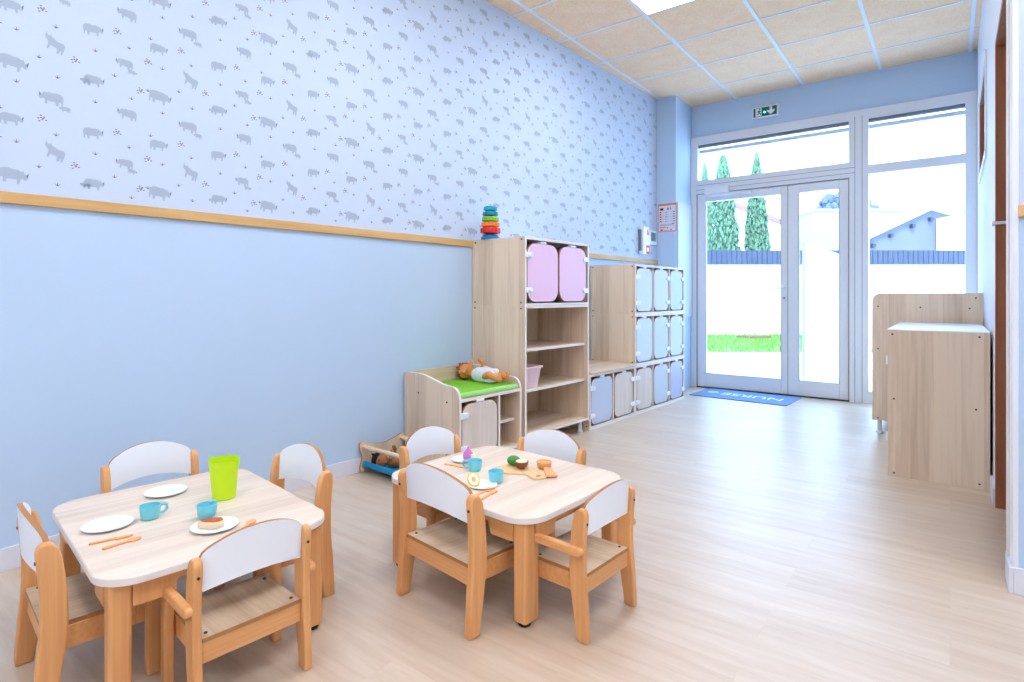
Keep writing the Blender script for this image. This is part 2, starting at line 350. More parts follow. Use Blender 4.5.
wf.build('window_frame', M['white'], w2)
MB().box(X1 - .03, X1 - .024, IW[0] + e_, IW[1] - e_, IW[2] + e_, IW[3] - e_).build('pane', M['glass'], w2)
dj = MB().box(X0 - .004, X1 + .01, DJ - .035, DJ, 0, DH).box(X0 - .004, X1 + .01, DN, DJ, DH - .03, DH)
dj.box(X0 + .055, X1, DJ - .05, DJ - .034, 0, DH)
d2 = pivot(struct('door_2', dj, M['brown']))
MB().box(X0 - .018, X0 + .0, DJ - .032, DJ + .0, 1.425, 1.45).box(X0 - .018, X0 + .05, DJ - .048, DJ - .034, 1.43, 1.445).build('latch_plate', M['clip'], d2, bevel=.003)
MB().box(X0 - .012, X0, DN - .05, DN, .09, DH + .05).build('architrave', M['edge'], d2, bevel=.002)
bb = MB().box(XR - .014, XR, DJ + .005, YB, 0, .088)
pivot(struct('baseboard_right', bb, M['skirt'], bevel=.002))
bb = MB().box(XR - .014, XR, NY - .014, DN, 0, .095).box(XR, XO, NY - .014, NY, 0, .095)
struct('baseboard_front', bb, M['skirt'], bevel=.002)
# wall piece that faces the camera at the far right: blue below, flowered paper above
struct('wall_side', MB().box(XR + .0, XO, NY, DN, 0, CZ), M['wall'])
fp = MB().poly([(XR + .012, NY - .002, 1.39), (XO, NY - .002, 1.39), (XO, NY - .002, CZ), (XR + .012, NY - .002, CZ)], 0)
for i in range(60):
    x_ = XR + .02 + random.random() * .5; z_ = 1.42 + i * .03
    ang = random.random() * 6.3; L_ = .015 + .015 * random.random()
    if i % 2:
        for q in range(5):
            a_ = ang + q * 1.256; fp.poly([(x_ + .004 * cos(a_) + u * cos(a_) * .006 - v * sin(a_) * .003, NY - .0032, z_ + .004 * sin(a_) + u * sin(a_) * .006 + v * cos(a_) * .003) for u, v in circ(0, 0, 1, 8)], 1)
    else:
        fp.poly([(x_ + u * cos(ang) * L_ - v * sin(ang) * .005, NY - .0032, z_ + u * sin(ang) * L_ + v * cos(ang) * .005) for u, v in ((-1, 0), (-.4, .8), (.4, .7), (1, 0), (.4, -.6), (-.4, -.7))], 2)
struct('trim_3', fp, [M['paper'], M['flower'], M['leafp']])
struct('trim_4', MB().box(XR + .012, XO, NY - .016, NY, 1.352, 1.396), M['rail'], bevel=.003)
struct('trim_5', MB().box(XR - .003, XR + .014, NY - .006, DN, .095, CZ), M['white'], bevel=.002)
# the rest of the room, behind the camera
struct('wall_front', MB().box(-3.4, XO, YN - .12, YN, 0, CZ), M['wall_white'])
struct('wall_far_right', MB().box(XO, XO + .12, YN - .12, YB + .18, 0, CZ), M['wall_white'])

# ------------------------------------------------------------------ window wall frame, doors and glass (window_1, door_1)
def frame_ring(mb, x0, x1, z0, z1, w, y0, y1, b=None, t=None, l=None, r=None):
    b = w if b is None else b; t = w if t is None else t; l = w if l is None else l; r = w if r is None else r
    mb.box(x0, x0 + l, y0, y1, z0, z1).box(x1 - r, x1, y0, y1, z0, z1)
    if b: mb.box(x0 + l, x1 - r, y0, y1, z0, z0 + b)
    mb.box(x0 + l, x1 - r, y0, y1, z1 - t, z1)
    return mb
fy0, fy1 = YB - .02, YB + .07
fm = MB()
fm.box(FX0, -2.362, fy0, fy1, 0, FZ)                     # left post
fm.box(-.816, -.645, fy0, fy1, 0, FZ)                    # middle double mullion
fm.box(.111, FX1, fy0, fy1, 0, FZ)                       # right post
fm.box(-2.362, -.816, fy0, fy1, 2.845, FZ).box(-.645, .111, fy0, fy1, 2.84, FZ)
fm.box(-2.362, -.816, fy0, fy1, 2.262, 2.425)            # transom above the doors
fm.box(-.645, .111, fy0, fy1, 2.288, 2.378)
fm.box(-.645, .111, fy0, fy1, 0, .12)
fo = struct('window_1', fm, M['frame'])
gm = MB()
for x in (-.763, -.70): gm.box(x - .002, x + .002, fy0 - .002, fy0 + .004, 0, FZ - .06)
for z in (2.314, 2.368): gm.box(-2.38, -.763, fy0 - .002, fy0 + .004, z - .002, z + .002)
gm.build('frame_joint', M['gasket'], fo)
gm = MB(); gm.box(-2.362, -.816, YB + .0, YB + .05, 2.815, 2.846).box(-.645, .111, YB + .0, YB + .05, 2.81, 2.842)
gm.build('blind_slot', M['gasket'], fo)
gm = MB(); gm.box(-2.362, -.816, YB + .055, YB + .3, 2.76, 2.80).box(-.645, .111, YB + .055, YB + .3, 2.755, 2.795)
gm.build('shutter_box', M['white'], fo)
for n_, (x0, x1, z0, z1) in enumerate(((-2.362, -.816, 2.425, 2.845), (-.645, .111, 2.378, 2.84), (-.645, .111, .12, 2.288))):
    MB().box(x0, x1, YB + .03, YB + .038, z0, z1).build('pane', M['glass'], fo)
ly0, ly1 = YB - .012, YB + .045
for nm, x0, x1, lb, rb, rr in (('door_1', -2.362, -1.389, .09, .066, 0), ('door_3', -1.385, -.818, .108, .083, 1)):
    m_ = frame_ring(MB(), x0, x1, .012, 2.258, .09, ly0, ly1, b=.158, t=.088, l=lb, r=rb)
    d_ = struct(nm, m_, M['frame'], bevel=.004)
    MB().box(x0 + lb, x1 - rb, YB + .012, YB + .02, .17, 2.17).build('pane', M['glass'], d_)
    s_ = MB()
    for a_ in (x0 + lb, x1 - rb - .004): s_.box(a_, a_ + .004, YB - .0125, YB - .006, .17, 2.17)
    s_.box(x0 + lb, x1 - rb, YB - .0125, YB - .006, .17, .174)
    s_.build('gasket', M['gasket'], d_)
    if nm == 'door_1':
        h_ = MB().box(-1.437, -1.405, ly0 - .012, ly0, 1.02, 1.2)
        h_.tube([(-1.42, ly0 - .01, 1.155), (-1.42, ly0 - .05, 1.155), (-1.45, ly0 - .055, 1.156), (-1.555, ly0 - .055, 1.157)], .010)
        h_.build('door_handle', M['frame'], d_, bevel=.002)
        MB().prism(circ(-1.42, 1.05, .011, 16), 'y', ly0 - .016, ly0 - .012).box(-1.424, -1.416, ly0 - .018, ly0 - .015, 1.035, 1.052).build('lock', M['gasket'], d_)
        c_ = MB().box(-2.262, -1.99, ly0 - .075, ly0 - .008, 2.245, 2.33)
        c_.build('door_closer', M['white'], d_, bevel=.01)
        MB().box(-2.2, -1.76, ly0 - .06, ly0 - .045, 2.215, 2.24).box(-1.80, -1.75, ly0 - .062, ly0 - .01, 2.212, 2.244).build('closer_arm', M['frame'], d_, bevel=.003)
struct('trim_6', MB().box(-2.37, -.81, YB - .03, YB + .06, 0, .012).box(-1.3885, -1.3855, ly0 + .004, ly1, .012, 2.255), M['dark'])
struct('trim_7', MB().box(-2.372, -2.363, ly0 - .012, ly0, 0.012, 2.27).box(-.818, -.812, ly0 - .012, ly0, .012, 2.27).box(-2.372, -.812, ly0 - .012, ly0 - .001, 2.262, 2.267), M['gasket'])
# tall white board between the column and the frame
wb = MB().box(cx, cx + .018, 6.25, YB - .022, .83, 2.13)
wbo = wb.build('wall_board', M['lockdoor'], bevel=.002); tag(wbo, 'tall white panel fixed on the blue column beside the glass doors', 'panel')

# ------------------------------------------------------------------ small things on the walls
# exit sign
es = thing('exit_sign', 'small green emergency exit sign with running man and down arrow above the doors', 'exit sign', (-1.612, YB, 3.094))
MB().box(-.16, .16, -.03, 0, -.075, .075).build('housing', M['white'], es, bevel=.008)
fc = MB().box(-.14, .14, -.034, -.029, -.055, .055)
fc.build('sign_face', M['signgreen'], es)
pc = MB()
pc.prism([(-.115, -.05), (-.04, -.05), (-.04, .048), (-.115, .048)], 'y', -.0355, -.034, 1)
man = [(-.088, .012), (-.07, .02), (-.052, .012), (-.045, -.004), (-.05, -.006), (-.058, .002), (-.064, -.01), (-.048, -.02), (-.05, -.044), (-.057, -.044), (-.056, -.026), (-.072, -.02), (-.082, -.034), (-.104, -.034), (-.104, -.028), (-.086, -.026), (-.078, -.006), (-.08, .006), (-.094, -.002), (-.1, -.012), (-.105, -.008)]
pc.prism([(a_, b_ + .004) for a_, b_ in man], 'y', -.037, -.0355, 0); pc.prism(circ(-.062, .036, .009, 12), 'y', -.037, -.0355, 0)
pc.build('running_man_symbol', [M['signgreen'], M['plate']], es)
pc = MB()
pc.prism([(.055, .05), (.085, .05), (.085, 0), (.115, .018), (.115, -.006), (.07, -.048), (.025, -.006), (.025, .018), (.055, 0)], 'y', -.0355, -.034, 1)
pc.build('arrow_symbol', [M['signgreen'], M['plate']], es); es.scale = (.86, 1, .86)
MB().ball((-.005, -.036, -.008), .014, n=12, sc=(1.2, .3, 1)).build('light', M['signled'], es)
# poster on the column
po = thing('safety_poster', 'safety poster with coral border and small pictograms on the blue column', 'poster', (-2.537, cy, 1.955))
MB().box(-.108, .108, -.004, -.0008, -.16, .16).build('border', M['pinkred'], po)
pp = MB().box(-.098, .098, -.006, -.004, -.15, .135, 0)
def bit(x, z, w_, h_, m): pp.box(x, x + w_, -.0072, -.006, z, z + h_, m)
bit(-.085, .085, .04, .025, 4); bit(.0, .085, .018, .026, 1); bit(.035, .085, .012, .028, 2)
for i in range(5):
    z = .055 - i * .026; bit(-.088, z, .018, .017, 1); bit(-.064, z + .006, .03, .003, 3); bit(-.02, z, .012, .013, 3 if i % 2 else 1); bit(-.002, z + .005, .026, .003, 3); bit(.07, z, .018, .014, 2); bit(.04, z + .005, .024, .003, 3)
for i in range(3): bit(-.088, -.075 - i * .008, .17, .003, 3)
bit(-.088, -.108, .085, .006, 1); bit(-.088, -.118, .07, .003, 3); bit(.0, -.122, .012, .012, 2); bit(-.08, -.147, .03, .018, 1); bit(.04, -.147, .012, .02, 1); bit(-.035, -.145, .06, .003, 3); bit(.055, -.072, .03, .008, 2)
pp.build('print', [M['posterw'], M['red'], M['teal'], M['ink'], M['screw']], po)
# alarm box and thermostat, on the wallpapered wall
def wallthing(name, label, cat, s, z):
    p = wall_pt(s, 0.0035, z); return thing(name, label, cat, p, -WT)      # local +x points out of the wall, +y along it
al = wallthing('alarm_box', 'tall white alarm box with two red labels on the wallpapered wall', 'alarm', 5.86, 1.672)
MB().box(0, .055, -.07, .085, -.15, .15).build('casing', M['clip'], al, bevel=.006)
MB().box(.0, .03, -.085, -.068, -.11, .12).build('side_panel', M['gasket'], al, bevel=.003)
MB().box(.055, .0565, .0, .07, .06, .14, 0).prism([(.005, .065), (.065, .065), (.012, .13)], 'x', .0565, .0575, 1).build('label', [M['binpink'], M['r2']], al)
MB().box(.055, .0565, -.01, .07, -.145, -.05, 0).box(.0565, .0575, .008, .045, -.115, -.075, 1).build('label', [M['red'], M['clip']], al)
th = wallthing('thermostat', 'square white wall thermostat with a grey green screen beside the alarm box', 'thermostat', 6.085, 1.72)
MB().box(0, .022, -.085, .085, -.075, .085).build('casing', M['clip'], th, bevel=.006)
MB().box(.022, .0235, -.055, .055, -.035, .06).build('screen', M['lcd'], th)
# entrance mat with the word read from the door
mt = thing('entrance_mat', 'blue entrance mat with white word lying before the glass doors', 'mat', (-1.738, 6.36, 0), R(-3.0))
MB().prism(rrect(-.492, -.29, .492, .29, .01, 3), 'z', 0, .008).build('carpet', M['doormat'], mt, bevel=.002)
def text(body, size, loc, rot, mat, parent, name, ext=.0006):
    c = bpy.data.curves.new(name, 'FONT'); c.body = body; c.size = size; c.extrude = ext; c.align_x = 'CENTER'; c.align_y = 'CENTER'
    o = bpy.data.objects.new(name, c); COL.objects.link(o)
    dg = bpy.context.evaluated_depsgraph_get(); me = bpy.data.meshes.new_from_object(o.evaluated_get(dg))
    bpy.data.objects.remove(o); me.materials.clear(); me.materials.append(mat)
    q = bpy.data.objects.new(name, me); COL.objects.link(q); q.parent = parent; q.location = loc; q.rotation_euler = rot
    return q
tx = text('NURSE', .17, (.075, -.0, .0088), (0, 0, pi), M['mattxt'], mt, 'lettering'); tx.scale = (1.22, 1.1, 1)
em = MB()
for r_, w_ in ((.055, .012), (.028, .010)):
    o_ = circ(0, 0, r_, 24); i_ = circ(0, 0, r_ - w_, 24)
    for q in range(24):
        q2 = (q + 1) % 24; em.poly([(*o_[q], .0092), (*o_[q2], .0092), (*i_[q2], .0092), (*i_[q], .0092)])
for q in range(8):
    a_ = q * pi / 4; em.poly([(.03 * cos(a_ - .1), .03 * sin(a_ - .1), .0094), (.05 * cos(a_), .05 * sin(a_), .0094), (.03 * cos(a_ + .1), .03 * sin(a_ + .1), .0094)])
em.xf = Matrix.Identity(4)
eo = em.build('emblem', M['mattxt'], mt); eo.location = (-.345, .02, 0)

# ------------------------------------------------------------------ ceiling lights (one in the picture, the rest unseen, added to light the room)
def panel(i, j, label):
    x0 = -1.929 + .692 * i; y1 = 6.182 - .632 * j
    t = thing('ceiling_light', label, 'ceiling light', (x0 + .346, y1 - .316, CZ), 0, 'square light panels in the ceiling')
    MB().box(-.333, .333, -.307, .307, -.012, -.001).build('frame', M['grid'], t, bevel=.002)
    MB().box(-.318, .318, -.292, .292, -.0135, -.0115).build('diffuser', M['lamp'], t)
    return t
panel(0, 3, 'square white light panel set among the tan ceiling tiles at the top edge')
for i, j in ((0, 6), (0, 9), (0, 12), (3, 6), (3, 9), (3, 12), (5, 8)): 
    panel(i, j, 'unseen square light panel added in the ceiling nearer the camera to brighten the room')

# ------------------------------------------------------------------ furniture along the wall
def door_panel(parent, x, y0, y1, z0, z1, mat, clips, r=.065, catch=True):
    d = MB().prism(rrect(y0, z0, y1, z1, r, 7), 'x', x - .016, x, 0, 1).build('door', [mat, M['plyedge']], parent, bevel=.0015)
    for cz in (z0 + .2 * (z1 - z0), z1 - .2 * (z1 - z0)):
        c = MB()
        if clips == 'l': c.box(x - .004, x + .009, y0 - .022, y0 + .03, cz - .018, cz + .018).prism(circ(y0 + .03, cz, .018, 14), 'x', x - .001, x + .014)
        else: c.box(x - .004, x + .009, y1 - .03, y1 + .03, cz - .018, cz + .018).prism(circ(y1 - .03, cz, .018, 14), 'x', x - .001, x + .014)
        c.build('hinge', M['clip'], d, bevel=.002)
    if catch:
        MB().box(x - .03, x + .004, (y0 + y1) / 2 - .035, (y0 + y1) / 2 + .035, z1 + .002, z1 + .016).build('catch', M['clip'], d, bevel=.003)
    return d
def screws(parent, pts, ax='y', r=.0065):
    for p in pts:
        m_ = MB()
        if ax == 'y': m_.prism(circ(p[0], p[2], r, 12), 'y', p[1] - .0012, p[1] + .002)
        elif ax == 'x': m_.prism(circ(p[1], p[2], r, 12), 'x', p[0] - .002, p[0] + .0012)
        else: m_.prism(circ(p[0], p[1], r, 12), 'z', p[2] - .002, p[2] + .001)
        m_.build('screw', M['screw'], parent)
t_ = .019
# changing table ---- local +x out of the wall, +y along it
cu = thing('changing_unit', 'low pale wood changing unit with curved sides and a green mat on top', 'changing table', wall_pt(2.55, .016), -WT)
CW = .588; CD = .508
def cu_side():
    pr = [(0, 0), (CD, 0), (CD, .445)]
    for i in range(1, 9): a_ = R(90 * i / 8); pr.append((CD - .065 + .065 * cos(a_), .445 + .078 * sin(a_)))
    pr += [(CD - .11, .527), (CD - .15, .533), (CD - .21, .548), (.24, .563), (.19, .574), (.12, .580), (.02, .580), (0, .575)]
    return pr
for y in (0, CW - t_): 
    p_ = MB().prism(cu_side(), 'y', y, y + t_, 0, 1).build('side_panel', [M['lam'], M['edge']], cu, bevel=.002)
    if y == 0: screws(p_, [(.14, -.0002, .455), (.40, -.0002, .425), (.05, -.0002, .06), (.42, -.0002, .06)])
MB().box(0, .014, t_, CW - t_, .05, .577, 0).build('back_panel', [M['lamy'], M['edge']], cu)
MB().box(.014, CD - .002, t_, CW - t_, .432, .451, 0, 1).build('top_shelf', [M['lamy'], M['edge']], cu)
MB().box(.014, CD - .002, t_, CW - t_, .06, .079, 0, 1).build('bottom_shelf', [M['lamy'], M['edge']], cu)
MB().box(.014, CD - .004,   .356, .373, .079, .432, 0, 1).build('divider', [M['lam'], M['edge']], cu)
MB().box(.014, CD - .05, .373, CW - t_, .232, .250, 0, 1).build('shelf', [M['lamy'], M['edge']], cu)
MB().box(.014, CD - .06, t_, CW - t_, .0, .06).build('plinth', M['lamy'], cu)
door_panel(cu, CD, .024, .338, .085, .417, M['paledoor'], 'l', .07)
# mat
mo = thing('changing_mat', 'bright green padded mat with speckled edge on top of the changing unit', 'mat', cu.location + Vector((0, 0, .4515)), -WT)
MB().prism(rrect(.02, .024, CD - .036, CW - .026, .012, 4), 'z', 0, .030).build('cushion', M['mat_green'], mo, bevel=.012, seg=3)
MB().prism(rrect(CD - .042, .022, CD - .008, CW - .024, .012, 4), 'z', .0, .031).build('piping', M['mat_edge'], mo, bevel=.01, seg=3)

# tall shelving: open lower unit and upper cupboard
TP = (-2.305 - .50 * cos(WT), 3.168 + .50 * sin(WT)); TD = .50; TWd = .808
tl = thing('open_shelf_unit', 'tall pale wood unit of open shelves on white feet beside the changing unit', 'shelving', (TP[0], TP[1], 0), -WT)
LT = 1.004
for y in (0, TWd - t_):
    z0 = .09
    p_ = MB().box(0, TD, y, y + t_, z0, LT, 0, 1).build('side_panel', [M['lam'], M['edge']], tl)
    if y == 0: screws(p_, [(.03, -.0002, LT - .02), (TD - .035, -.0002, LT - .02)])
MB().box(0, .01, t_, TWd - t_, .1, LT).build('back_panel', M['lam'], tl)
for z, d in ((.985, 0), (.683, .03), (.400, .03), (.095, .0)):
    MB().box(.01, TD - d - .001, t_, TWd - t_, z, z + t_, 0, 1).build('shelf', [M['lamy'], M['edge']], tl)
for x in (.05, TD - .05):
    for y in (.06, TWd - .055):
        MB().lathe([(0, 0), (.024, 0), (.024, .006), (.014, .012), (.014, .092), (0, .092)], (x, y, 0)).build('leg', M['legw'], tl, smooth=True)
tu = thing('upper_cupboard', 'upper cupboard with two pink rounded doors stacked on the open shelf unit', 'cabinet', (TP[0], TP[1], LT), -WT)
UH = .476
for y in (0, TWd - t_):
    p_ = MB().box(0, TD, y, y + t_, 0, UH, 0, 1).build('side_panel', [M['lam'], M['edge']], tu)
    if y == 0: screws(p_, [(.03, -.0002, .022), (TD - .035, -.0002, .022), (.035, -.0002, UH - .02), (TD - .03, -.0002, UH - .02)])
MB().box(0, .01, t_, TWd - t_, 0, UH).build('back_panel', M['lam'], tu)
MB().box(.01, TD - .001, t_, TWd - t_, .002, .016, 0, 1).build('bottom_panel', [M['lamy'], M['edge']], tu)
MB().box(.01, TD - .001, t_, TWd - t_, UH - t_, UH, 0, 1).build('top_panel', [M['panel'], M['edge']], tu)
door_panel(tu, TD + .002, .026, .384, .026, .432, M['pinkdoor'], 'l', .085)
door_panel(tu, TD + .002, .404, .760, .026, .432, M['pinkdoor'], 'r', .085)
# lockers
LX = -2.276; LD = .472; LR = -.040; LO = Vector((-2.276, 4.0, 0))
def lpos(y, z): return Vector((LO.x - LD * cos(LR) - (y - 4.0) * sin(LR), 4.0 - LD * sin(LR) + (y - 4.0) * cos(LR), z))
def locker_unit(name, label, y0, y1, z0, z1, doors, pitch, top=True, back=True):
    t = thing(name, label, 'cabinet', lpos(y0, z0), LR); W = y1 - y0; H = z1 - z0; n = len(doors)
    for k, y in enumerate((0, W - t_)):
        p_ = MB().box(0, LD, y, y + t_, 0, H, 0, 1).build('side_panel', [M['lam'], M['edge']], t)
        if k == 0: screws(p_, [(.03, -.0002, .03), (LD - .03, -.0002, .03), (.03, -.0002, H - .02), (LD - .03, -.0002, H - .02)], 'y', .006)
    MB().box(0, .01, t_, W - t_, 0, H).build('back_panel', M['lam'], t)
    MB().box(.01, LD - .001, t_, W - t_, 0, .020 if z0 > .1 else .028, 0, 1).build('bottom_panel', [M['lamy'], M['edge']], t)
    MB().box(.01, LD - .001, t_, W - t_, H - t_, H, 0, 1).build('top_panel', [M['panel'] if z1 > 1.2 else M['lamy'], M['edge']], t)
    for i in range(1, n):
        y = W * i / n; MB().box(.01, LD - .002, y - .008, y + .008, .02, H - t_, 0, 1).build('divider', [M['lam'], M['edge']], t)
    for i, (mt_, cl) in enumerate(doors):
        a_ = W * i / n + (t_ if i == 0 else .008); b_ = W * (i + 1) / n - (t_ if i == n - 1 else .008)
        if cl == 'l': a_ += .005; b_ -= .022
        else: a_ += .008; b_ -= .03
        door_panel(t, LD + .001, a_, b_, .030 if z0 > .1 else .038, H - t_ - .018, M[mt_], cl, .06)
    return t
lw = locker_unit('low_cabinet', 'low two door cabinet, one white and one wood door, under the wooden bench top', 4.0, 4.768, 0, .441, (('bluedoor', 'l'), ('paledoor', 'r')), .38)
bt = MB()
pr = [(0, 0), (LD - .02, 0)] + [(LD + .0 + .022 * cos(R(a_)), .012 + .012 * sin(R(a_))) for a_ in (-60, -20, 20, 60)] + [(LD - .02, .024), (0, .024)]
bt.prism(pr, 'y', 0, .765)
b_ = bt.build('bench_top', M['lamy']); b_.location = lpos(4.001, .4415); b_.rotation_euler = (0, 0, LR); tag(b_, 'pale wood bench board with rounded front lying on the low two door cabinet', 'bench top')
locker_unit('locker_cabinet', 'bottom cabinet of the locker tower, three rounded doors, the left one pale wood', 4.770, 5.850, 0, .441, (('paledoor', 'l'), ('lockdoor', 'r'), ('lavdoor', 'r')), .39)
locker_unit('locker_cabinet', 'middle cabinet of the locker tower with three white rounded doors', 4.770, 5.850, .4415, .901, (('lockdoor', 'l'), ('bluedoor', 'r'), ('lockdoor', 'r')), .39)
locker_unit('locker_cabinet', 'topmost cabinet of the locker tower with three white rounded doors', 4.770, 5.850, .9015, 1.358, (('lockdoor', 'l'), ('lockdoor', 'r'), ('bluedoor', 'r')), .39)
# pink storage bin on the shelf
c, s = cos(-WT), sin(-WT)
def tl_pt(x, y, z): return Vector((TP[0] + x * c - y * s, TP[1] + x * s + y * c, z))
bn = thing('storage_bin', 'pale pink tapered plastic bin on the middle shelf of the open unit', 'bin', tl_pt(.33, .128, .4195), -WT)
bm_ = MB(); bo = rrect(-.12, -.085, .12, .085, .02, 4); to_ = rrect(-.145, -.105, .145, .105, .025, 4); ti = rrect(-.138, -.098, .138, .098, .022, 4); bi = rrect(-.112, -.078, .112, .078, .02, 4); n = len(bo)
vs = [(*p, 0) for p in bo] + [(*p, .148) for p in to_] + [(*p, .148) for p in ti] + [(*p, .008) for p in bi]
fs = [list(range(n))[::-1], [3 * n + i for i in range(n)]]
for k in range(3): fs += [(k * n + i, k * n + (i + 1) % n, (k + 1) * n + (i + 1) % n, (k + 1) * n + i) for i in range(n)]
bm_.add(vs, fs, [0] * len(fs)); bm_.build('tub', M['binpink'], bn, smooth=True)
rm = MB(); o_ = rrect(-.155, -.115, .155, .115, .03, 4); i_ = rrect(-.14, -.1, .14, .1, .022, 4)
vs = [(*p, .142) for p in o_] + [(*p, .154) for p in o_] + [(*p, .154) for p in i_] + [(*p, .142) for p in i_]
fs = [];
for k in range(4): fs += [(k * n + i, k * n + (i + 1) % n, ((k + 1) % 4) * n + (i + 1) % n, ((k + 1) % 4) * n + i) for i in range(n)]
rm.add(vs, fs, [0] * len(fs)); rm.build('rim', M['binpink'], bn, smooth=True)
# stacking toy
st = thing('stacking_ring_toy', 'colourful stacking ring toy tower standing on the tall cupboard', 'toy', (-2.665, 3.235, LT + UH), 0); st.scale = (.78, .78, 1)
MB().lathe([(0, 0), (.085, 0), (.09, .012), (.07, .032), (.04, .042), (.0, .042)]).build('base', M['r0'], st, smooth=True)
MB().lathe([(0, .03), (.012, .03), (.012, .255), (.006, .262), (0, .262)]).build('peg', M['yel'], st, smooth=True)
def gear(r, z, h, m, name='ring'):
    pts = []
    for i in range(64): 
        rr = r * (1.0 if (i // 2) % 2 else .95); a_ = 2 * pi * i / 64; pts.append((rr * cos(a_), rr * sin(a_)))
    mb = MB().prism(pts, 'z', z + h * .12, z + h * .88).lathe([(0, 0), (r * .8, 0), (r * .8, h), (0, h)], (0, 0, z), n=24)
    return mb.build(name, M[m], st, bevel=.003)
for z, h, r, m in ((.043, .045, .094, 'r1'), (.091, .037, .087, 'r2'), (.131, .036, .080, 'r3'), (.171, .034, .071, 'r4'), (.209, .034, .063, 'r5')): gear(r, z, h, m)

# ------------------------------------------------------------------ cabinets on the right
sc_ = thing('side_cabinet', 'large pale wood cabinet with white top standing against the right wall', 'cabinet', (-.295, 4.09, 0))
SW = .470; SD = 1.14; SH = .868
p_ = MB().box(0, SW, 0, t_, .0, SH - .002).build('end_panel', M['lam'], sc_, bevel=.0015)
screws(p_, [(.022, -.0002, SH - .025), (SW - .045, -.0002, SH - .025), (.03, -.0002, .46), (SW - .06, -.0002, .44), (.03, -.0002, .02), (SW - .045, -.0002, .03)], 'y', .0055)
MB().box(0, SW, SD - t_, SD, 0, SH - .002).build('end_panel', M['lam'], sc_)
MB().box(SW - .012, SW, t_, SD - t_, .0, SH - .002).build('back_panel', M['lam'], sc_)
MB().box(.0, SW - .012, t_, SD - t_, .0, .02).build('bottom_panel', M['lam'], sc_)
MB().box(-.004, SW, -.001, SD, SH - .0015, SH + .004).build('top_panel', M['panel'], sc_)
MB().box(.01, SW - .012, SD / 2 - .01, SD / 2 + .01, .02, SH - .002).build('divider', M['lam'], sc_)
for k in range(2):
    y0 = t_ + k * (SD - t_) / 2
    d_ = MB().box(-.002, .014, y0 + .004, y0 + (SD - t_) / 2 - .014, .025, SH - .008).build('door', M['panel'], sc_, bevel=.002)
    for z in (.2, .66): MB().box(-.012, -.001, y0 + .004, y0 + .04, z, z + .05).build('hinge', M['clip'], d_, bevel=.002)
rc = thing('shelf_end_unit', 'taller pale wood unit with rounded corner standing behind the white topped cabinet', 'cabinet', (-.487, 5.30, 0))
RW = .676; RH_ = 1.092
pr = [(0, .1), (RW, .1), (RW, RH_)] + [(.06 + .06 * cos(R(a_)), RH_ - .06 + .06 * sin(R(a_))) for a_ in range(90, 181, 15)]
p_ = MB().prism(pr, 'y', 0, t_).build('end_panel', M['lam'], rc, bevel=.002)
screws(p_, [(.04, -.0002, .99), (.31, -.0002, .985), (.6, -.0002, .98), (.635, -.0002, 1.055), (.04, -.0002, .66), (.04, -.0002, .12)], 'y', .006)
MB().prism(pr, 'y', .9, .9 + t_).build('end_panel', M['lam'], rc, bevel=.002)
for z in (.12, .52, .93): MB().box(.02, RW - .01, t_, .9, z, z + .018).build('shelf', M['lamy'], rc)
MB().box(RW - .02, RW - .008, t_, .9, .138, .93).build('back_panel', M['lam'], rc)
for x in (.045, RW - .045):
    for y in (.06, .86): MB().lathe([(0, 0), (.03, 0), (.03, .005), (.016, .01), (.016, .12), (0, .12)], (x, y, 0)).build('leg', M['legw'], rc, smooth=True)

# ------------------------------------------------------------------ tables
TH = .360
def make_table(label, loc, rz, W, D):
    t = thing('play_table', label, 'table', loc, rz, 'low nursery tables')
    MB().prism(rrect(-W / 2, -D / 2, W / 2, D / 2, .10, 9), 'z', TH - .022, TH, 0, 1).build('tabletop', [M['lamx'], M['edge']], t, bevel=.003)
    lx, ly = W / 2 - .060, D / 2 - .052
    for sx in (-1, 1):
        for sy in (-1, 1):
            q = rrect(-.0265, -.0265, .0265, .0265, .010, 3)
            l_ = MB().prism([(a_ + sx * lx, b_ + sy * ly) for a_, b_ in q], 'z', .016, TH - .022).build('leg', M['beech'], t)
            MB().lathe([(0, 0), (.019, 0), (.021, .006), (.014, .008), (.014, .016), (0, .016)], (sx * lx, sy * ly, 0)).build('glide', M['black'], l_, smooth=True)
    def apron(L):
        h, lo, b = .028, .068, .10; z = TH - .0222
        pts = [(-L, z), (-L, z - lo), (-L + b - .012, z - lo)]
        pts += [(-L + b - .012 + .014 * sin(R(a_)), z - lo + .014 * (1 - cos(R(a_)))) for a_ in (30, 60, 90)]
        pts += [(-L + b + .012 - .01 * cos(R(a_)), z - h - .012 + .012 * sin(R(a_))) for a_ in (0, 45, 90)]
        return pts + [(-a_, b_) for a_, b_ in pts[::-1]]
    for sy in (-1, 1): MB().prism(apron(lx - .0265), 'y', sy * (ly + .018) - .01, sy * (ly + .018) + .01).build('apron', M['beech_h'], t, bevel=.002)
    for sx in (-1, 1): MB().prism(apron(ly - .0265), 'x', sx * (lx + .018) - .01, sx * (lx + .018) + .01).build('apron', M['beech'], t, bevel=.002)
    return t
T1 = (-2.008, .862, 0); T1R = R(-6.8)
T2 = (-1.404, 1.797, 0); T2R = R(-3.5)
make_table('low ash table with lime green jug and three white plates at the left front', T1, T1R, .80, .63)
make_table('low ash table with toy avocado board and two turquoise cups in the middle', T2, T2R, .755, .635)

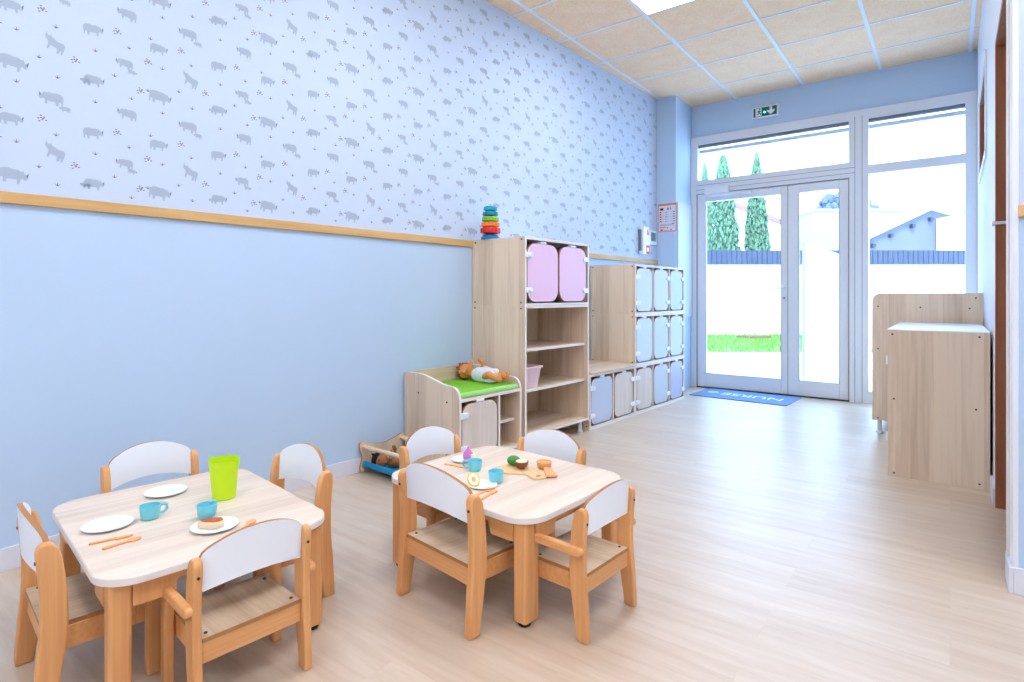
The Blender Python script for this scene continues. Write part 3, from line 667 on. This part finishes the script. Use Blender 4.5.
# ------------------------------------------------------------------ chairs
def make_chair(label, arms):
    t = thing('toddler_chair', label, 'chair', (0, 0, 0), 0, 'small beech chairs with white backs around the low tables')
    hw = .1675
    cl = [(0, -.021, .020), (.04, -.018, .022), (.08, -.013, .024), (.12, -.009, .026), (.17, -.003, .027), (.22, .0, .027), (.28, -.001, .026), (.33, -.005, .025), (.375, -.011, .024), (.392, -.0135, .0215), (.403, -.015, .016), (.409, -.0155, .008)]
    prof = [(y + w_, z) for z, y, w_ in cl] + [(y - w_, z) for z, y, w_ in reversed(cl)]
    for sx in (-1, 1):
        l_ = MB().prism(prof, 'x', sx * hw - .0135, sx * hw + .0135).build('leg', M['beech'], t, bevel=.005, seg=3)
        screws(l_, [(sx * hw, -.0155 - .0245, .375 - .0)], 'none') if False else None
        m_ = MB(); m_.prism(circ(sx * hw, .366, .0042, 10), 'y', -.0345 - .002, -.0325 + .002); m_.build('screw', M['screw'], l_)
        fx = sx * (hw + (.006 if arms else -.006)); top = .272 if arms else .214; fy = .178 if arms else .205
        MB().prism(rrect(fx - .016, fy - .017, fx + .016, fy + .017, .008, 3), 'z', 0, top).build('leg', M['beech'], t, bevel=.004)
        if arms:
            ax_ = sx * (hw + .021)
            pr = rrect(-.028, .268, .198, .296, .0135, 5)
            MB().prism(pr, 'x', ax_ - .0125, ax_ + .0125).build('armrest', M['beech_h'], t, bevel=.005, seg=3)
    # seat frame: rails under the seat
    fr = MB(); zi, zo = .137, .192; f_ = .19
    fr.box(-hw + .0135, hw - .0135, -.016, .006, zi, zo)
    fr.box(-hw + .013, hw - .013, f_ - .02, f_, zi, zo)
    for sx in (-1, 1): fr.box(sx * (hw - .024) - .010, sx * (hw - .024) + .010, .006, f_ - .02, zi + .0, zo)
    fr.build('seat_frame', M['beech_h'], t, bevel=.002)
    # dished plywood seat
    sm = MB(); nx, ny = 12, 8; x0, x1, y0, y1 = -.150, .150, -.020, .222; vs = []
    for lay in (0, 1):
        for j in range(ny + 1):
            for i in range(nx + 1):
                u = i / nx * 2 - 1; v = j / ny
                dz = -.006 * (1 - u * u) * sin(pi * v) - .006 * max(0, v - .85) / .15
                vs.append((x0 + (x1 - x0) * i / nx, y0 + (y1 - y0) * v, .203 + dz - (0 if lay else .011)))
    N = (nx + 1) * (ny + 1); fs = []; ms = []
    for j in range(ny):
        for i in range(nx):
            a_ = j * (nx + 1) + i; q = (a_, a_ + 1, a_ + nx + 2, a_ + nx + 1)
            fs.append(tuple(reversed(q))); ms.append(0); fs.append(tuple(k_ + N for k_ in q)); ms.append(0)
    rim = [i for i in range(nx + 1)] + [j * (nx + 1) + nx for j in range(1, ny + 1)] + [ny * (nx + 1) + i for i in range(nx - 1, -1, -1)] + [j * (nx + 1) for j in range(ny - 1, 0, -1)]
    for k_ in range(len(rim)):
        a_, b_ = rim[k_], rim[(k_ + 1) % len(rim)]; fs.append((a_, b_, b_ + N, a_ + N)); ms.append(1)
    sm.add(vs, fs, ms); so = sm.build('seat', [M['seat'], M['plyedge']], t, smooth=True)
    for sx in (-1, 1):
        for y in (.005, .175): MB().prism(circ(sx * .132, y, .0052, 12), 'z', .2005, .2042).build('screw', M['screw'], so)
    # curved white back
    bk = MB(); n = 26; vs = []; hb = hw - .004
    for i in range(n + 1):
        u = i / n * 2 - 1
        zt = .414 + .050 * (1 - abs(u) ** 2.2)
        if abs(u) > .86: zt -= .022 * ((abs(u) - .86) / .14) ** 2.4
        zb = .316 + .024 * (1 - abs(u) ** 2) ** 1.0
        yc = -.006 - .030 * (1 - u * u)
        for dy, z in ((.006, zb), (.006 - (zt - .33) * .06, zt), (-.006 - (zt - .33) * .06, zt), (-.006, zb)): vs.append((u * hb, yc + dy, z))
    fs = []; ms = []
    for i in range(n):
        a_, b_ = i * 4, (i + 1) * 4
        for k_, mm in ((0, 0), (1, 1), (2, 0), (3, 1)):
            fs.append((a_ + k_, b_ + k_, b_ + (k_ + 1) % 4, a_ + (k_ + 1) % 4)); ms.append(mm)
    fs += [(0, 1, 2, 3), (n * 4 + 3, n * 4 + 2, n * 4 + 1, n * 4)]; ms += [1, 1]
    bk.add(vs, fs, ms); bk.build('backrest', [M['panel'], M['plyedge']], t, smooth=True)
    return t
SXX, SXY = 1.07, .92       # chairs along / across the room
def setup(o, x, y, deg, sx, label=None):
    o.location = (x, y, 0); o.rotation_euler = (0, 0, R(deg)); o.scale = (sx, 1, 1)
    return o
ch = make_chair('white backed beech chair, back to the camera, at the left of the middle table', False)
setup(ch, -1.376, 1.405, -7.5, 1.12); ch.scale = (1.12, 1.085, 1.085)
dup(ch, (-1.440, 2.165, 0), R(176.5), 'white backed beech chair behind the middle table, in front of the open shelves', (.99, 1, .985))
dup(ch, (-1.948, 1.228, 0), R(175), 'white backed beech chair at the far right end of the table with the jug', (1.05, 1.07, 1.085))
dup(ch, (-2.510, .945, 0), R(-94), 'white backed beech chair against the blue wall behind the table with the jug', (.92, 1, 1.045))
dup(ch, (-1.985, .475, 0), R(-6), 'white backed beech chair at the left edge of the picture, seen from its side', (.975, 1.085, 1.085))
ca = make_chair('beech armchair with white back at the right front corner of the middle table', True)
setup(ca, -.912, 1.692, 86, .86)
dup(ca, (-1.510, .812, 0), R(85), 'beech armchair with white back nearest the camera, before the table with the jug', (.87, 1, 1.0))
dup(ca, (-1.850, 1.835, 0), R(-95.5), 'beech armchair with white back in front of the doll cradle', (.88, 1, 1.025))

# ------------------------------------------------------------------ things on the tables
def plate(label, x, y, r, z=TH):
    return tag(_pl(x, y, r, z), label, 'plate', 'white toy plates')
def _pl(x, y, r, z):
    k = r / .077
    o = MB().lathe([(0, .0), (.045 * k, 0), (.055 * k, .002), (.077 * k, .008), (.077 * k, .0095), (.054 * k, .005), (.03 * k, .0035), (0, .0035)], n=40).build('toy_plate', M['plate'], None, smooth=True)
    o.location = (x, y, z); return o
plate('empty white plate near the front left corner of the left table', -2.063, .652, .068)
plate('empty white plate beside the lime jug at the back of the left table', -2.247, .890, .068)
plate('white plate holding a slice of toast with jam', -1.793, .848, .067)
plate('small white plate under the pink toy pear', -1.665, 1.845, .054)
plate('small white plate under the cut toy fruit with yellow rind', -1.385, 1.637, .054)
def cup(label, x, y, ang):
    t = thing('toy_cup', label, 'cup', (x, y, TH), ang, 'turquoise toy cups')
    MB().lathe([(0, .001), (.019, .001), (.020, 0), (.0215, .001), (.0265, .012), (.0300, .040), (.0302, .044), (.0282, .044), (.0275, .038), (.024, .014), (.018, .005), (0, .005)], n=36).build('bowl', M['turq'], t, smooth=True)
    MB().tube([(.026, 0, .038), (.037, 0, .041), (.047, 0, .037), (.047, 0, .026), (.038, 0, .016), (.025, 0, .014)], [.005, .0055, .0055, .005, .0045, .004], n=8).build('handle', M['turq'], t, smooth=True)
    return t
cup('turquoise toy cup with handle standing between the two empty plates', -2.029, .757, R(72))
cup('turquoise toy cup beside the plate of toast, its handle hidden', -1.892, .870, R(130))
cup('turquoise toy cup in front of the pink pear on the middle table', -1.535, 1.764, R(215))
cup('turquoise toy cup between the wooden board and the cut fruit', -1.376, 1.704, R(130))
# jug
jg = thing('toy_jug', 'lime green plastic jug with spout on the left table', 'jug', (-2.030, 0.992, TH), R(-150)); jg.scale = (.92, .92, 1.07)
jm = MB(); n = 48; prof = [(.032, 0), (.040, .002), (.042, .012), (.0455, .05), (.050, .09), (.0535, .128), (.0515, .128), (.048, .09), (.043, .05), (.038, .012), (.0, .008)]
vs = []; kk = len(prof)
for i in range(n):
    a_ = 2 * pi * i / n; sp = math.exp(-((a_ - pi) / .22) ** 2); nb = math.exp(-((min(a_, 2 * pi - a_)) / .12) ** 2)
    for k_, (r_, z_) in enumerate(prof):
        up = max(0, (z_ - .08) / .048)
        vs.append(((r_ + .010 * sp * up) * cos(a_), (r_ + .010 * sp * up) * sin(a_), z_ - .009 * sp * (1 if k_ in (5, 6) else 0) + .010 * nb * (1 if k_ in (5, 6) else 0)))
fs = [[i * kk + k_, ((i + 1) % n) * kk + k_, ((i + 1) % n) * kk + k_ + 1, i * kk + k_ + 1] for i in range(n) for k_ in range(kk - 1)]
fs.append([i * kk for i in range(n)][::-1])
jm.add(vs, fs, [0] * len(fs)); jm.build('body', M['lime'], jg, smooth=True)
fm_ = MB()
for i in range(8): a_ = i * pi / 4; fm_.box(.031 * cos(a_) - .006, .031 * cos(a_) + .006, .031 * sin(a_) - .006, .031 * sin(a_) + .006, 0, .012)
fm_.build('foot_ring', M['lime'], jg, bevel=.002)
# toast
ts = thing('jam_toast', 'toy slice of toast with red brown jam lying on the white plate', 'toast', (-1.796, .838, TH + .0045), R(30)); ts.scale = (1, 1, 1.35)
shp = [(-.036, -.014), (-.02, -.02), (.018, -.018), (.034, -.006), (.036, .012), (.022, .026), (-.004, .022), (-.022, .012)]
MB().prism(shp, 'z', 0, .014).build('bread', M['bread'], ts, bevel=.003)
MB().prism([(a_ * .86 + .002, b_ * .8 + .002) for a_, b_ in shp], 'z', .0138, .0165).build('jam', M['jam'], ts, bevel=.001)
# cutlery
def stick(kind, label, x0, y0, x1, y1, z=TH, mat='orange'):
    L = math.hypot(x1 - x0, y1 - y0); h_ = L
    if kind == 'knife': pts = [(0, -.005), (L * .55, -.006), (L * .62, -.011), (L * .9, -.011), (L, -.001), (L * .95, .005), (L * .6, .006), (0, .006), (-.004, 0)]
    elif kind == 'spoon': pts = [(-.004, 0), (0, -.006), (L * .6, -.005)] + [(L * .8 + .2 * L * cos(R(a_)), .0135 * sin(R(a_))) for a_ in range(-150, 151, 30)] + [(L * .6, .005), (0, .006)]
    else: pts = [(-.004, 0), (0, -.006), (L * .55, -.005), (L * .66, -.013), (L, -.013), (L, -.007), (L * .78, -.006), (L * .78, -.003), (L, -.003), (L, .003), (L * .78, .003), (L * .78, .006), (L, .007), (L, .013), (L * .66, .013), (L * .55, .005), (0, .006)]
    o = MB().prism(pts, 'z', 0, .005).build('toy_' + kind, M[mat]); o.location = (x0, y0, z); o.rotation_euler = (0, 0, math.atan2(y1 - y0, x1 - x0))
    return tag(o, label, kind, 'wooden toy cutlery')
stick('knife', 'apricot wooden toy knife behind the spoon near the left table front', -1.950, .573, -1.925, .672)
stick('spoon', 'apricot wooden toy spoon nearest the front edge of the left table', -1.883, .585, -1.886, .680)
stick('spoon', 'apricot wooden toy spoon partly hidden behind the nearest chair back', -1.690, .868, -1.752, .950)
stick('knife', 'apricot wooden toy knife between the pink pear and the turquoise cup', -1.691, 1.752, -1.586, 1.773)
stick('fork', 'apricot wooden toy fork at the left edge of the middle table', -1.338, 1.535, -1.342, 1.640)
stick('knife', 'apricot wooden toy knife next to the fork on the middle table', -1.297, 1.528, -1.316, 1.632)
# pear, fruit, board, avocado, scoop
pe = thing('toy_pear', 'pink toy pear half standing on the small white plate', 'toy fruit', (-1.648, 1.850, TH + .004), 0)
MB().lathe([(0, 0), (.017, 0), (.023, .006), (.025, .018), (.023, .030), (.015, .040), (.010, .046), (.007, .050), (0, .051)], sy=.8).build('body', M['pear'], pe, smooth=True)
MB().tube([(0, 0, .046), (.001, 0, .058)], .0045, n=6).build('stem', M['pear'], pe)
MB().prism([(0.0, -.014), (.016, -.014), (.020, .0), (.012, .014), (0, .016)], 'z', .002, .03).build('cut_face', M['cream'], pe, bevel=.003).location = (.012, .006, 0)
mg = thing('toy_cut_fruit', 'halved toy fruit with yellow rind and pale flesh leaning on a small plate', 'toy fruit', (-1.412, 1.615, TH + .026), 0); mg.scale = (1.15, 1.15, 1.15)
mg.rotation_euler = (R(50), 0, R(62))
MB().lathe([(0, -.016), (.012, -.014), (.022, -.006), (.026, .0), (.024, .001), (0, .001)], sx=.82).build('rind', M['mango'], mg, smooth=True)
MB().lathe([(0, .001), (.020, .001), (.020, .002), (0, .002)], sx=.82).build('flesh', M['cream'], mg)
MB().lathe([(0, .002), (.009, .002), (.009, .003), (0, .003)], sx=.8).build('core', M['orange'], mg)
bd = [(-.105, -.025), (-.10, -.045), (-.07, -.055), (-.03, -.052), (0, -.035), (.03, -.022), (.06, -.022), (.085, -.035), (.11, -.035), (.128, -.012), (.122, .012), (.09, .03), (.05, .045), (0, .052), (-.05, .05), (-.09, .03)]
def smooth_poly(p, k=2):
    for _ in range(k):
        q = []
        for i in range(len(p)):
            a_, b_ = p[i], p[(i + 1) % len(p)]; q += [(a_[0] * .75 + b_[0] * .25, a_[1] * .75 + b_[1] * .25), (a_[0] * .25 + b_[0] * .75, a_[1] * .25 + b_[1] * .75)]
        p = q
    return p
bo_ = thing('cutting_board', 'small wavy wooden cutting board in the centre of the middle table', 'cutting board', (-1.378, 1.864, TH), R(-2)); bo_.scale = (1.04, 1.35, 1)
MB().prism(smooth_poly(bd), 'z', 0, .008).build('board', M['board'], bo_, bevel=.002)
MB().prism(circ(.098, -.012, .009, 16), 'z', .0078, .0084).build('hole', M['plyedge'], bo_)
av = thing('toy_avocado', 'dark green toy avocado half lying on the cutting board', 'toy fruit', (-1.437, 1.897, TH + .008), R(20)); av.scale = (1.15, 1.15, 1.15)
MB().ball((0, 0, .018), .024, sc=(1.05, .85, .74)).build('skin', M['green'], av, smooth=True)
kw = thing('toy_kiwi', 'brown skinned toy fruit half with pale cut face on the cutting board', 'toy fruit', (-1.385, 1.880, TH + .0085), R(-30)); kw.scale = (1.1, 1.1, 1.15)
MB().lathe([(0, 0), (.010, .0005), (.018, .006), (.0235, .015), (.026, .026), (0, .026)]).build('skin', M['kiwi'], kw, smooth=True)
MB().lathe([(0, .0262), (.022, .0262), (.021, .028), (.012, .029), (0, .029)]).build('cut_face', M['cream'], kw, smooth=True)
so_ = thing('toy_scoop', 'apricot toy scoop with round bowl and flat handle right of the cutting board', 'scoop', (-1.330, 1.962, TH), R(-42)); so_.scale = (1.15, 1.15, 1.4)
MB().lathe([(0, 0), (.016, 0), (.024, .006), (.028, .020), (.026, .020), (.022, .009), (.0, .006)]).build('bowl', M['orange'], so_, smooth=True)
MB().lathe([(0, .014), (.026, .014), (.026, .017), (0, .018)]).build('filling', M['orange'], so_, smooth=True)
MB().prism([(.022, -.009), (.05, -.012), (.095, -.020), (.118, -.018), (.122, .018), (.095, .020), (.05, .012), (.022, .009)], 'z', .004, .010).build('handle', M['orange'], so_, bevel=.002)

# ------------------------------------------------------------------ dolls
def remesh(o, vox=.003):
    r_ = o.modifiers.new('remesh', 'REMESH'); r_.mode = 'VOXEL'; r_.voxel_size = vox; r_.use_smooth_shade = True
    s_ = o.modifiers.new('smooth', 'SMOOTH'); s_.iterations = 4; s_.factor = .5
def make_doll(label, skin, hair, loc, rz, nappy=True, sc=1.0):
    """lies on its back; local -x head, +x feet, +z up, camera side is -y"""
    t = thing('baby_doll', label, 'doll', loc, rz); t.scale = (sc, sc, sc)
    b = MB()
    b.ball((-.127, -.004, .052), .045, n=20, sc=(1.05, .95, 1.02)); b.ball((-.108, -.016, .050), .022, n=12)       # head, cheek
    b.ball((-.135, -.044, .052), .007, n=8)                                                                     # nose
    b.ball((-.104, -.040, .050), .012, n=10); b.ball((-.125, .034, .05), .009, n=8)                               # chin, ear
    b.tube([(-.10, 0, .046), (-.07, 0, .042)], [.018, .02], n=12)
    b.ball((-.045, 0, .040), .036, n=16, sc=(1.25, 1.0, .95)); b.ball((.01, 0, .038), .038, n=16, sc=(1.2, 1.05, .95)); b.ball((.045, 0, .036), .038, n=16)
    # arms raised, both hands above the chest
    for sy, pts in ((-1, [(-.068, -.034, .050), (-.068, -.044, .075), (-.062, -.036, .100), (-.056, -.026, .115)]), (1, [(-.055, .034, .055), (-.030, .044, .085), (-.028, .034, .112), (-.040, .024, .128)])):
        b.tube(pts, [.016, .0145, .0125, .010], n=12); b.ball(pts[0], .0165, n=12); b.ball(pts[-1], .0125, n=10, sc=(1.1, .8, 1.2))
        e = Vector(pts[-1])
        for k_ in range(5):
            d_ = Vector((-.010 + .005 * k_, 0, .016 - .0015 * abs(k_ - 2))); 
            if k_ == 4: d_ = Vector((.013, 0, .006))
            b.tube([e, e + d_], [.0042, .0036], n=6)
    # legs bent a little
    for sy, pts in ((-1, [(.055, -.026, .040), (.095, -.040, .056), (.135, -.036, .040), (.160, -.034, .034)]), (1, [(.055, .026, .042), (.100, .034, .062), (.145, .030, .044), (.172, .024, .036)])):
        b.tube(pts, [.024, .021, .017, .014], n=12); b.ball(pts[0], .024, n=12); b.ball(pts[1], .021, n=12)
        f_ = Vector(pts[-1]); b.ball((f_.x + .006, f_.y, f_.z), .0165, n=12); b.ball((f_.x + .010, f_.y - .002, f_.z + .014), .0125, n=10, sc=(.9, 1, 1.6))
        for k_ in range(5): b.ball((f_.x + .012, f_.y - .009 + .0045 * k_, f_.z + .034 - .001 * k_), .004, n=6)
    bo2 = b.build('body', skin, t); remesh(bo2, .0028)
    h_ = MB(); h_.ball((-.146, .010, .053), .048, n=18, sc=(.85, 1.0, 1.08)); h_.ball((-.135, .014, .074), .026, n=12, sc=(1.3, 1, .8)); h_.ball((-.16, -.012, .028), .018, n=10); h_.ball((-.13, -.016, .016), .015, n=10, sc=(1.6, 1, .8)); h_.ball((-.155, -.018, .066), .016, n=10)
    rg = random.Random(3)
    for k_ in range(70):
        a_ = rg.random() * 6.28; q = rg.random() * 1.2 - .2
        p = Vector((-.150 - .03 * rg.random(), .008 + .036 * cos(a_), .052 + .04 * sin(a_))); d_ = Vector((-.012 * rg.random(), .012 * cos(a_), .012 * sin(a_)))
        h_.tube([p, p + d_], [.004, .0015], n=5)
    h2 = h_.build('hair', hair, t); remesh(h2, .003)
    e_ = MB()
    for z_ in (.036, .068): e_.ball((-.140, -.046, z_), .0056, n=8, sc=(1, .6, .8))
    e_.build('eyes', M['eye'], t)
    m_ = MB().ball((-.110, -.050, .050), .005, n=8, sc=(.6, .5, 1.5)); m_.build('mouth', M['jam'], t)
    if nappy:
        q = MB(); q.ball((-.02, 0, .041), .046, n=20, sc=(1.1, 1.0, .98)); q.ball((.02, 0, .042), .050, n=20, sc=(1.1, 1.02, .96)); q.ball((.055, 0, .042), .048, n=20, sc=(.9, 1, 1.0)); q.ball((.085, .026, .060), .030, n=14, sc=(1.3, .9, .85)); q.ball((.075, -.012, .012), .026, n=12, sc=(1.8, 1.2, .4))
        q2 = q.build('nappy', M['nappy'], t); remesh(q2, .003)
    return t
make_doll('orange skinned baby doll in a white nappy lying on the green mat', M['skin'], M['hair'], wall_pt(2.567 + .455, .262, .4810), R(-2), True, 1.15)

# doll cradle against the wall
cr = thing('doll_cradle', 'small wooden doll cradle with a blue cloth sling beside the wall', 'doll cradle', wall_pt(2.20, .016), -WT)
wav = [(.02, 0), (.035, .012), (.17, .030), (.30, .012), (.315, 0), (.335, .012), (.338, .035), (.322, .075), (.322, .10), (.342, .150), (.342, .178), (.322, .190), (.29, .178), (.23, .160), (.17, .152), (.11, .160), (.05, .178), (.018, .190), (-.002, .178), (-.002, .150), (.018, .10), (.018, .075), (.002, .035), (.005, .012)]
CRL = .40
for x in (0, CRL): MB().prism(smooth_poly(wav), 'x', x, x + .015, 0, 1).build('end_panel', [M['lam'], M['plyedge']], cr, bevel=.001)
for y, z, r_, m_, nm in ((.026, .158, .0125, 'dowel', 'rail'), (.314, .158, .0125, 'dowel', 'rail'), (.030, .052, .0175, 'blue', 'sling_rod'), (.310, .052, .0175, 'blue', 'sling_rod')):
    MB().tube([(.0145, y, z), (CRL + .001, y, z)], r_, n=16).build(nm, M[m_], cr, smooth=True)
sl = MB(); pts = [(.030, .055), (.06, .036), (.11, .022), (.17, .018), (.23, .022), (.28, .036), (.310, .055)]
sl.prism(pts + [(a_, b_ + .004) for a_, b_ in pts[::-1]], 'x', .017, CRL - .002); sl.build('sling', M['blue'], cr, smooth=True)
d2_ = make_doll('dark haired brown doll lying in the cradle on the blue sling', M['skin2'], M['hair2'], (0, 0, 0), 0, False, .93)
d2_.location = cr.location + Vector((.17, .18, .024)); d2_.rotation_euler = (0, 0, R(55))

# ------------------------------------------------------------------ OUTSIDE (seen through the glass)
E1 = Vector((cos(YAW), sin(YAW), 0)); E2 = Vector((-sin(YAW), cos(YAW), 0))
FR = Matrix(((E1.x, E2.x, 0, 0), (E1.y, E2.y, 0, 0), (0, 0, 1, 0), (0, 0, 0, 1)))
def out(): m_ = MB(); m_.xf = FR; return m_        # local x = across the view, y = depth
struct('patio', MB().box(-14, 12, YB + .06, 60, -.12, -.01), M['patio'])
struct('doorstep', MB().box(-2.6, .6, YB + .07, 8.98, -.012, .004), M['ext_wall'])
struct('garden_wall_back', out().box(-2, 22, 15.9, 16.1, -.01, 1.93), M['ext_wall'])
struct('garden_wall_side', MB().box(-1.262, -1.235, YB + .075, 15.5, -.01, 1.655), M['ext_wall'])
fn = thing('garden_fence', 'blue grey slatted fence on top of the white garden wall', 'fence', (0, 0, 0))
out().box(-2, 22, 16.0, 16.03, 1.93, 2.34).build('screen', M['fence'], fn)
sl_ = out()
for i in range(170): x = -2 + i * .14; sl_.box(x, x + .125, 15.965, 16.0, 1.93, 2.34)
sl_.build('slats', M['fence'], fn)['kind'] = 'stuff'
gr = out(); gr.poly([(.5, 11.0, -.004), (14, 11.0, -.004), (14, 15.9, -.004), (.5, 15.9, -.004)])
rg = random.Random(5)
for i in range(5000):
    x, y = .5 + 11 * rg.random(), 11.0 + 4.85 * rg.random(); h_ = .04 + .06 * rg.random() * (1 if y < 14.5 else 1.8); w_ = .012
    gr.poly([(x - w_, y, -.004), (x + w_, y, -.004), (x + rg.uniform(-.03, .03), y + rg.uniform(-.03, .03), h_)])
go = gr.build('lawn', M['grass']); tag(go, 'strip of fresh green grass in front of the white garden wall', 'grass'); go['kind'] = 'stuff'
so3 = out().prism(smooth_poly([(5.7, 14.6), (6.2, 14.35), (6.7, 14.7), (6.6, 15.1), (5.9, 15.15)]), 'z', -.004, .06).build('soil_patch', M['soil']); tag(so3, 'brown bare soil patch among the grass by the garden wall', 'soil')
def conifer(label, x, d, top, rad, seed, base=0.0):
    t = thing('conifer_tree', label, 'tree', FR @ Vector((x, d, 0)), YAW, 'conifers behind the fence')
    MB().tube([(0, 0, 0), (0, 0, top * .5)], [.12, .06]).build('trunk', M['brown'], t)
    r_ = random.Random(seed); m_ = MB()
    for i in range(2600):
        f_ = r_.random() ** 1.25; z = .3 + (top - .35) * f_
        rr = rad * (1 - f_) ** .62 * (1.12 if f_ > .06 else .8) * (.72 + .33 * r_.random()); a_ = r_.random() * 6.283
        s_ = .02 + .045 * (1 - f_ * .6) * r_.random()
        m_.ball((rr * cos(a_), rr * sin(a_), z), s_, n=6, sc=(1, 1, 2.0))
    m_.tube([(0, 0, .3), (0, 0, top * .5), (0, 0, top)], [rad * .7, rad * .5, .02], n=10)
    m_.build('crown', M['leaf'], t)
conifer('broad pale green conifer behind the fence, left in the glass door', 6.98, 19, 5.85, .66, 1)
conifer('slender pale green conifer behind the fence, right of the broad one', 8.52, 20, 6.1, .52, 2)
conifer('farthest narrow conifer at the left edge of the glass door', 7.55, 22.5, 6.3, .45, 3)
# houses
def house(name, label, x0, x1, xr, ze, zr, d0, d1, wallm, overhang=.25, zt=.14):
    t = thing(name, label, 'building', (0, 0, 0))
    w_ = out(); w_.prism([(x0, 0), (x1, 0), (x1, ze), (xr, zr), (x0, ze)], 'y', d0, d1); w_.build('wall', M[wallm], t)
    r_ = out(); sl_ = (zr - ze) / (xr - x0); sr = (zr - ze) / (x1 - xr); o = .3
    r_.prism([(x0 - o, ze - o * sl_), (xr, zr), (x1 + o, ze - o * sr), (x1 + o, ze - o * sr + zt), (xr, zr + zt), (x0 - o, ze - o * sl_ + zt)], 'y', d0 - overhang, d1)
    return t, r_
h1, r1 = house('house', 'white house with pink tiled gable roof behind the conifers', 3.0, 12.9, 8.0, 4.05, 5.85, 26, 34, 'ext_wall', .15, .2)
r1.build('roof', M['roof'], h1)
h2, r2 = house('house', 'small pink roofed house between the glass door panes', 13.1, 14.2, 13.55, 3.5, 4.1, 25.5, 27, 'ext_wall', .1, .1)
r2.build('roof', M['roof'], h2)
wh = thing('flat_roof_building', 'large white flat roofed building beyond the garden fence', 'building', (0, 0, 0))
out().box(12.55, 27, 24, 25.2, 0, 4.62).build('wall', M['hazy'], wh)
out().box(12.5, 27.1, 23.95, 25.2, 4.62, 4.7).build('coping', M['white'], wh)
ob, r3 = house('stone_outbuilding', 'grey stone outbuilding with pale gable roof behind the fence, right window', 11.75, 17.2, 13.8, 2.97, 3.93, 19, 20.0, 'stone', .2, .12)
r3.build('roof', M['ext_wall'], ob)
for x, z in ((11.9, 2.75), (12.5, 3.08), (13.2, 3.4), (13.8, 3.62)):
    out().box(x - .05, x + .05, 18.85, 19.0, z - .08, z + .04).build('beam_end', M['fence'], ob)
an = thing('white_annex', 'plain white block at the right end of the stone outbuilding', 'building', (0, 0, 0))
out().box(14.0, 17.4, 18.2, 18.95, 0, 3.62).build('wall', M['ext_wall'], an)
out().box(14.7, 15.2, 18.0, 18.2, 2.5, 3.1).build('window', M['fence'], an)
bs = MB(); r_ = random.Random(9)
for i in range(700):
    a_ = r_.random() * 6.283; q = r_.random() ** .4; e_ = r_.random() * pi - pi / 2
    bs.ball((2.5 * q * cos(a_) * cos(e_), 1.3 * q * sin(a_) * cos(e_), 4.2 + 1.75 * q * sin(e_)), .12 + .16 * r_.random(), n=6)
for k_ in range(4): bs.tube([(0, 0, 0), (-1.2 + .8 * k_, 0, 4.2)], [.2, .08])
bo3 = bs.build('round_tree', M['leaf2']); bo3.location = FR @ Vector((17.6, 31 + 9, 0)); bo3.location = FR @ Vector((23.7, 41, 0)); bo3.scale = (1.17, 1.17, 1.40); bo3.rotation_euler = (0, 0, YAW)
tag(bo3, 'hazy grey green round tree rising behind the white flat roofed building', 'tree')

# ------------------------------------------------------------------ light: overcast bright sky and a high soft sun from behind the building
W = bpy.data.worlds.new('sky'); bpy.context.scene.world = W; W.use_nodes = True
nt = W.node_tree; bg = nt.nodes['Background']
tc = nt.nodes.new('ShaderNodeTexCoord'); sp = nt.nodes.new('ShaderNodeSeparateXYZ'); cr_ = nt.nodes.new('ShaderNodeValToRGB')
nt.links.new(tc.outputs['Generated'], sp.inputs[0]); nt.links.new(sp.outputs['Z'], cr_.inputs['Fac'])
cr_.color_ramp.elements[0].color = (.48, .71, 1.0, 1); cr_.color_ramp.elements[1].color = (.40, .66, 1.0, 1)
nt.links.new(cr_.outputs['Color'], bg.inputs['Color']); bg.inputs['Strength'].default_value = 3.3
sn = bpy.data.lights.new('sun', 'SUN'); sn.energy = 2.2; sn.angle = R(6); sn.color = (1, .97, .93)
so4 = bpy.data.objects.new('sun', sn); COL.objects.link(so4); so4.rotation_euler = (R(42), 0, R(15))

# ------------------------------------------------------------------ camera
cd = bpy.data.cameras.new('camera'); cam = bpy.data.objects.new('camera', cd); COL.objects.link(cam)
cam.location = (0, 0, 1.07); cam.rotation_euler = (R(90), 0, YAW)
cd.sensor_width = 36; cd.lens = 574.33 / 1024 * 36; cd.clip_start = .02; cd.clip_end = 300
cd.shift_y = -(341 - 296.03) / 1024
sc = bpy.context.scene; sc.camera = cam
sc.view_settings.view_transform = 'Standard'; sc.view_settings.look = 'None'; sc.view_settings.gamma = 1; sc.view_settings.use_curve_mapping = False
sc.view_settings.exposure = 1.25
